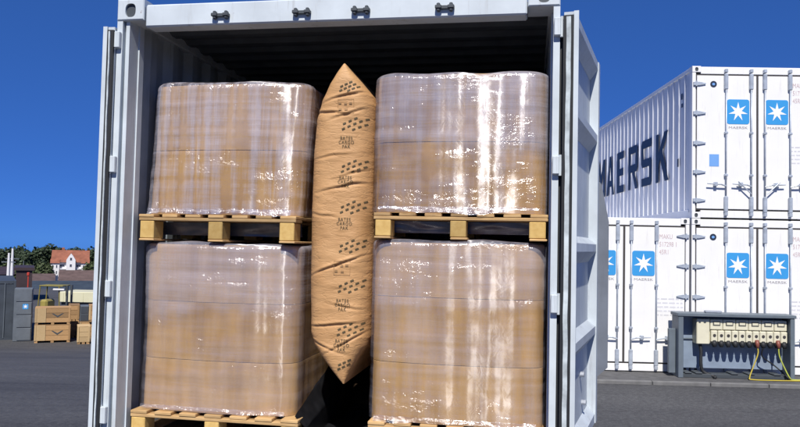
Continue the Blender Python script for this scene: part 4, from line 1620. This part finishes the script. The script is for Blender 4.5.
for i, (px, y0_, lab) in enumerate(((7.0, 253, 'shorter pale mast left of the pair beyond the dark container'), (10.5, 248.5, 'taller pale mast right of the pair beyond the dark container'), (22.0, 261, 'thin grey mast above the maroon shed'))):
    Y = 95 + i * 3
    b0 = at(px, 300, Y)
    g0 = gz(b0.x, Y)
    h = at(px, y0_, Y).z - g0
    m_ = empty('mast', (b0.x, Y, g0))
    r_ = 0.17 if i < 2 else 0.07
    MB().tube([(0, 0, 0), (0, 0, h * 0.6), (0, 0, h)], [r_ * 1.2, r_, r_ * 0.7], 8).build('pole', M['house_white'] if i < 2 else M['far_grey'], m_)
    MB().box(-0.9, 0.9, -0.05, 0.05, h * 0.72, h * 0.72 + 0.12).build('crosstree', M['far_grey'], m_)
    tag(m_, lab, 'mast')

# hill ridge
hill = MB()


def hill_fn(u, v):
    x = -190 + 230 * u
    y = 206 + 74 * v
    s = math.sin(math.pi * v) ** 0.8
    k = math.sin(math.pi * min(1, max(0, u))) ** 0.35
    crest = 5.2 + 0.9 * noise.noise(Vector((x * 0.03, 1.3, 0)))
    return (x, y, gz(x, y) - 0.4 + crest * s * k + 0.5 * noise.noise(Vector((x * 0.09, y * 0.09, 0))) * s)


hill.sheet(hill_fn, 70, 20)
tag(hill.build('hill', M['hill_green'], smooth=True), kind='structure')


def hill_z(x, y):
    if 206 <= y <= 280:
        return hill_fn((x + 190) / 230, (y - 206) / 74)[2]
    return gz(x, y)


# white house with red roof
YH = 199.0
ha, hb_ = at(52, 270, YH), at(87.5, 270, YH)
hx = (ha.x + hb_.x) / 2
hz = hill_z(hx, YH) - 0.3
K = (hb_.x - ha.x) / 35.5                       # metres per pixel of the photograph there
Zp = lambda py: at(70, py, YH).z - hz
hs = empty('house', (hx, YH, hz), R(22))
tag(hs, 'white villa with red tiled roof and central gable among hill trees', 'house')
hw = (hb_.x - ha.x) / 2
e0 = Zp(262.5)
MB().box(-hw + 0.3, hw - 0.3, 1.5, 9, 0, e0).build('wall', M['house_white'], hs)
rt = Zp(250.5)
r1 = MB().prism_x([(0.8, e0), (5.2, rt), (9.6, e0)][::-1], -hw, hw).build('roof', M['tile_red'], hs)
MB().box(-hw + 2.4, -hw + 3.1, 5.4, 6.2, rt - 1.2, rt + 0.7).build('chimney', M['tile_red'], r1)
# left wing and central gable bay, right bay
for x0, x1, zt3, y0_ in ((-hw, -hw + 8 * K, Zp(263), 0.4), (hw - 7.5 * K, hw, Zp(263), 0.6)):
    MB().box(x0, x1, y0_, 1.6, 0, zt3).build('bay', M['house_white'], hs)
    MB().prism_x([(y0_ - 0.3, zt3 - 0.1), (1.62, zt3 + 1.0), (1.62, zt3 - 0.1)][::-1], x0 - 0.1, x1 + 0.1).build('roof', M['tile_red'], hs)
gx = -hw + 18.5 * K
gw = 4.2 * K
MB().prism_y([(gx - gw, 0), (gx + gw, 0), (gx + gw, Zp(260)), (gx + gw * 0.45, Zp(256)), (gx, Zp(253.5)), (gx - gw * 0.45, Zp(256)), (gx - gw, Zp(260))], -0.2, 1.4).build('gable', M['house_white'], hs)
MB().prism_y([(gx - gw * 0.9, Zp(260.2)), (gx + gw * 0.9, Zp(260.2)), (gx, Zp(254.6))], 1.41, 6.0).build('roof', M['tile_red'], hs)


def hwin(x, z, w, h, y):
    f = MB().box(x - w / 2, x + w / 2, y - 0.05, y - 0.002, z - h / 2, z + h / 2).build('window', M['house_white'], hs)
    MB().box(x - w / 2 + 0.06, x + w / 2 - 0.06, y - 0.07, y - 0.051, z - h / 2 + 0.06, z + h / 2 - 0.06).build('pane', M['far_window'], f)


for pxo in (2.2, 5.6):
    for py in (266.5, 272.5):
        hwin(-hw + pxo * K, Zp(py), 1.5 * K, 3.2 * K, 0.4)
for py in (259, 265.5, 272):
    hwin(gx, Zp(py), 2.2 * K, 3.0 * K, -0.2)
for pxo in (30.2, 33.4):
    for py in (266.5, 272.5):
        hwin(-hw + pxo * K, Zp(py), 1.5 * K, 3.0 * K, 0.6)
for pxo in (10.5, 25.5):
    for py in (266, 271.5):
        hwin(-hw + pxo * K, Zp(py), 4.6 * K, 2.4 * K, 1.5)
MB().box(-hw + 8.2 * K, gx - gw - 0.05, 0.7, 1.49, Zp(269.6), Zp(268.6)).build('balcony', M['house_white'], hs)
MB().box(gx + gw + 0.05, hw - 7.6 * K, 0.7, 1.49, Zp(269.6), Zp(268.6)).build('balcony', M['house_white'], hs)


# ------------------------------------------------------------------ trees
def make_tree(x, y, h, rad, mat, label, seed, n=700):
    rr = random.Random(seed)
    zb = hill_z(x, y) - 0.2
    t = empty('tree', (x, y, zb), 0)
    tag(t, label, 'tree', 'trees on the far hill')
    tk = MB().tube([(0, 0, 0), (0.1, 0, h * 0.35), (0.0, 0.1, h * 0.75)], [h * 0.035, h * 0.025, h * 0.008], 7)
    for k in range(4):
        a = k * 1.57 + rr.random()
        tk.tube([(0.05, 0, h * 0.35 + 0.08 * h * k / 2), (rad * 0.55 * math.cos(a), rad * 0.55 * math.sin(a), h * (0.55 + 0.07 * k))], [h * 0.014, h * 0.005], 5)
    tk.build('trunk', M['trunk'], t)
    clumps = []
    for k in range(11):
        a, rr_ = rr.uniform(0, 6.28), rad * math.sqrt(rr.random()) * 0.75
        zc_ = rr.uniform(0.38, 0.88) * h
        sz = rad * rr.uniform(0.30, 0.50) * (1.1 - 0.55 * max(0, zc_ / h - 0.5))
        clumps.append((rr_ * math.cos(a) * (1.15 - zc_ / h * 0.6), rr_ * math.sin(a) * (1.15 - zc_ / h * 0.6), zc_, sz))
    cr = MB()
    for k in range(n):
        cx, cy, cz_, sz = rr.choice(clumps)
        d = Vector((rr.gauss(0, 1), rr.gauss(0, 1), rr.gauss(0, 1))).normalized() * sz * (0.55 + 0.5 * rr.random())
        c = Vector((cx, cy, cz_)) + d
        s = rad * rr.uniform(0.06, 0.13)
        u = Vector((rr.gauss(0, 1), rr.gauss(0, 1), rr.gauss(0, 1))).normalized()
        w = u.cross(d.normalized() + Vector((0.01, 0.02, 0.3))).normalized()
        cr.add([c - u * s, c + w * s * 0.7, c + u * s, c - w * s * 0.7], [(0, 1, 2, 3)])
    cr.build('crown', mat, t)
    return t


tree_rows = [
    # photograph x, top y, depth, radius in m, what sets it apart
    (-14, 250, 228, 4.4, 'outermost dark tree on the hill at the left edge'),
    (-3, 249, 222, 4.2, 'dark tree on the hill just left of the masts'),
    (6, 252, 230, 4.0, 'low dark tree on the hill behind the pale masts'),
    (16, 249, 224, 4.6, 'broad dark tree on the hill above the maroon shed'),
    (25, 252, 218, 3.6, 'small bushy tree on the hill right of the maroon shed'),
    (33, 255, 230, 3.8, 'low dark tree in the dip of the hill skyline'),
    (40, 251, 226, 3.8, 'dark tree on the hill two crowns left of the white house'),
    (47, 247, 228, 4.4, 'tall dark tree right behind the left side of the white house'),
    (56, 249, 236, 3.8, 'dark tree behind the left end of the red roof'),
    (66, 251, 238, 4.0, 'dark tree hidden behind the middle of the red roof'),
    (77, 252, 236, 4.2, 'dark tree behind the right end of the red roof'),
    (87, 252, 224, 4.2, 'dark tree on the hill touching the right side of the white house'),
    (96, 251, 222, 4.4, 'dark tree on the hill beside the open container door'),
    (106, 250, 226, 4.6, 'dark hill tree hidden behind the container\'s left edge'),
    (28, 266, 192, 3.0, 'lighter green bush low on the slope left of the white house'),
    (44, 264, 196, 3.2, 'lighter green bush on the slope touching the white house'),
    (91, 264, 195, 3.2, 'lighter green bush on the slope right of the white house'),
    (8, 266, 192, 3.2, 'lighter green bush low on the slope near the masts'),
    (18, 264, 194, 3.0, 'lighter green bush on the slope behind the maroon shed'),
    (101, 262, 196, 3.4, 'lighter green bush on the slope beside the container door edge'),
]
for i, (px, py, Y, rad, lab) in enumerate(tree_rows):
    p = at(px, py, Y)
    h = p.z - (hill_z(p.x, Y) - 0.2)
    make_tree(p.x, Y, max(3.0, h), rad * 1.12, M['leaf_dark'] if i < 14 else M['leaf_mid'], lab, 100 + i, 1100)
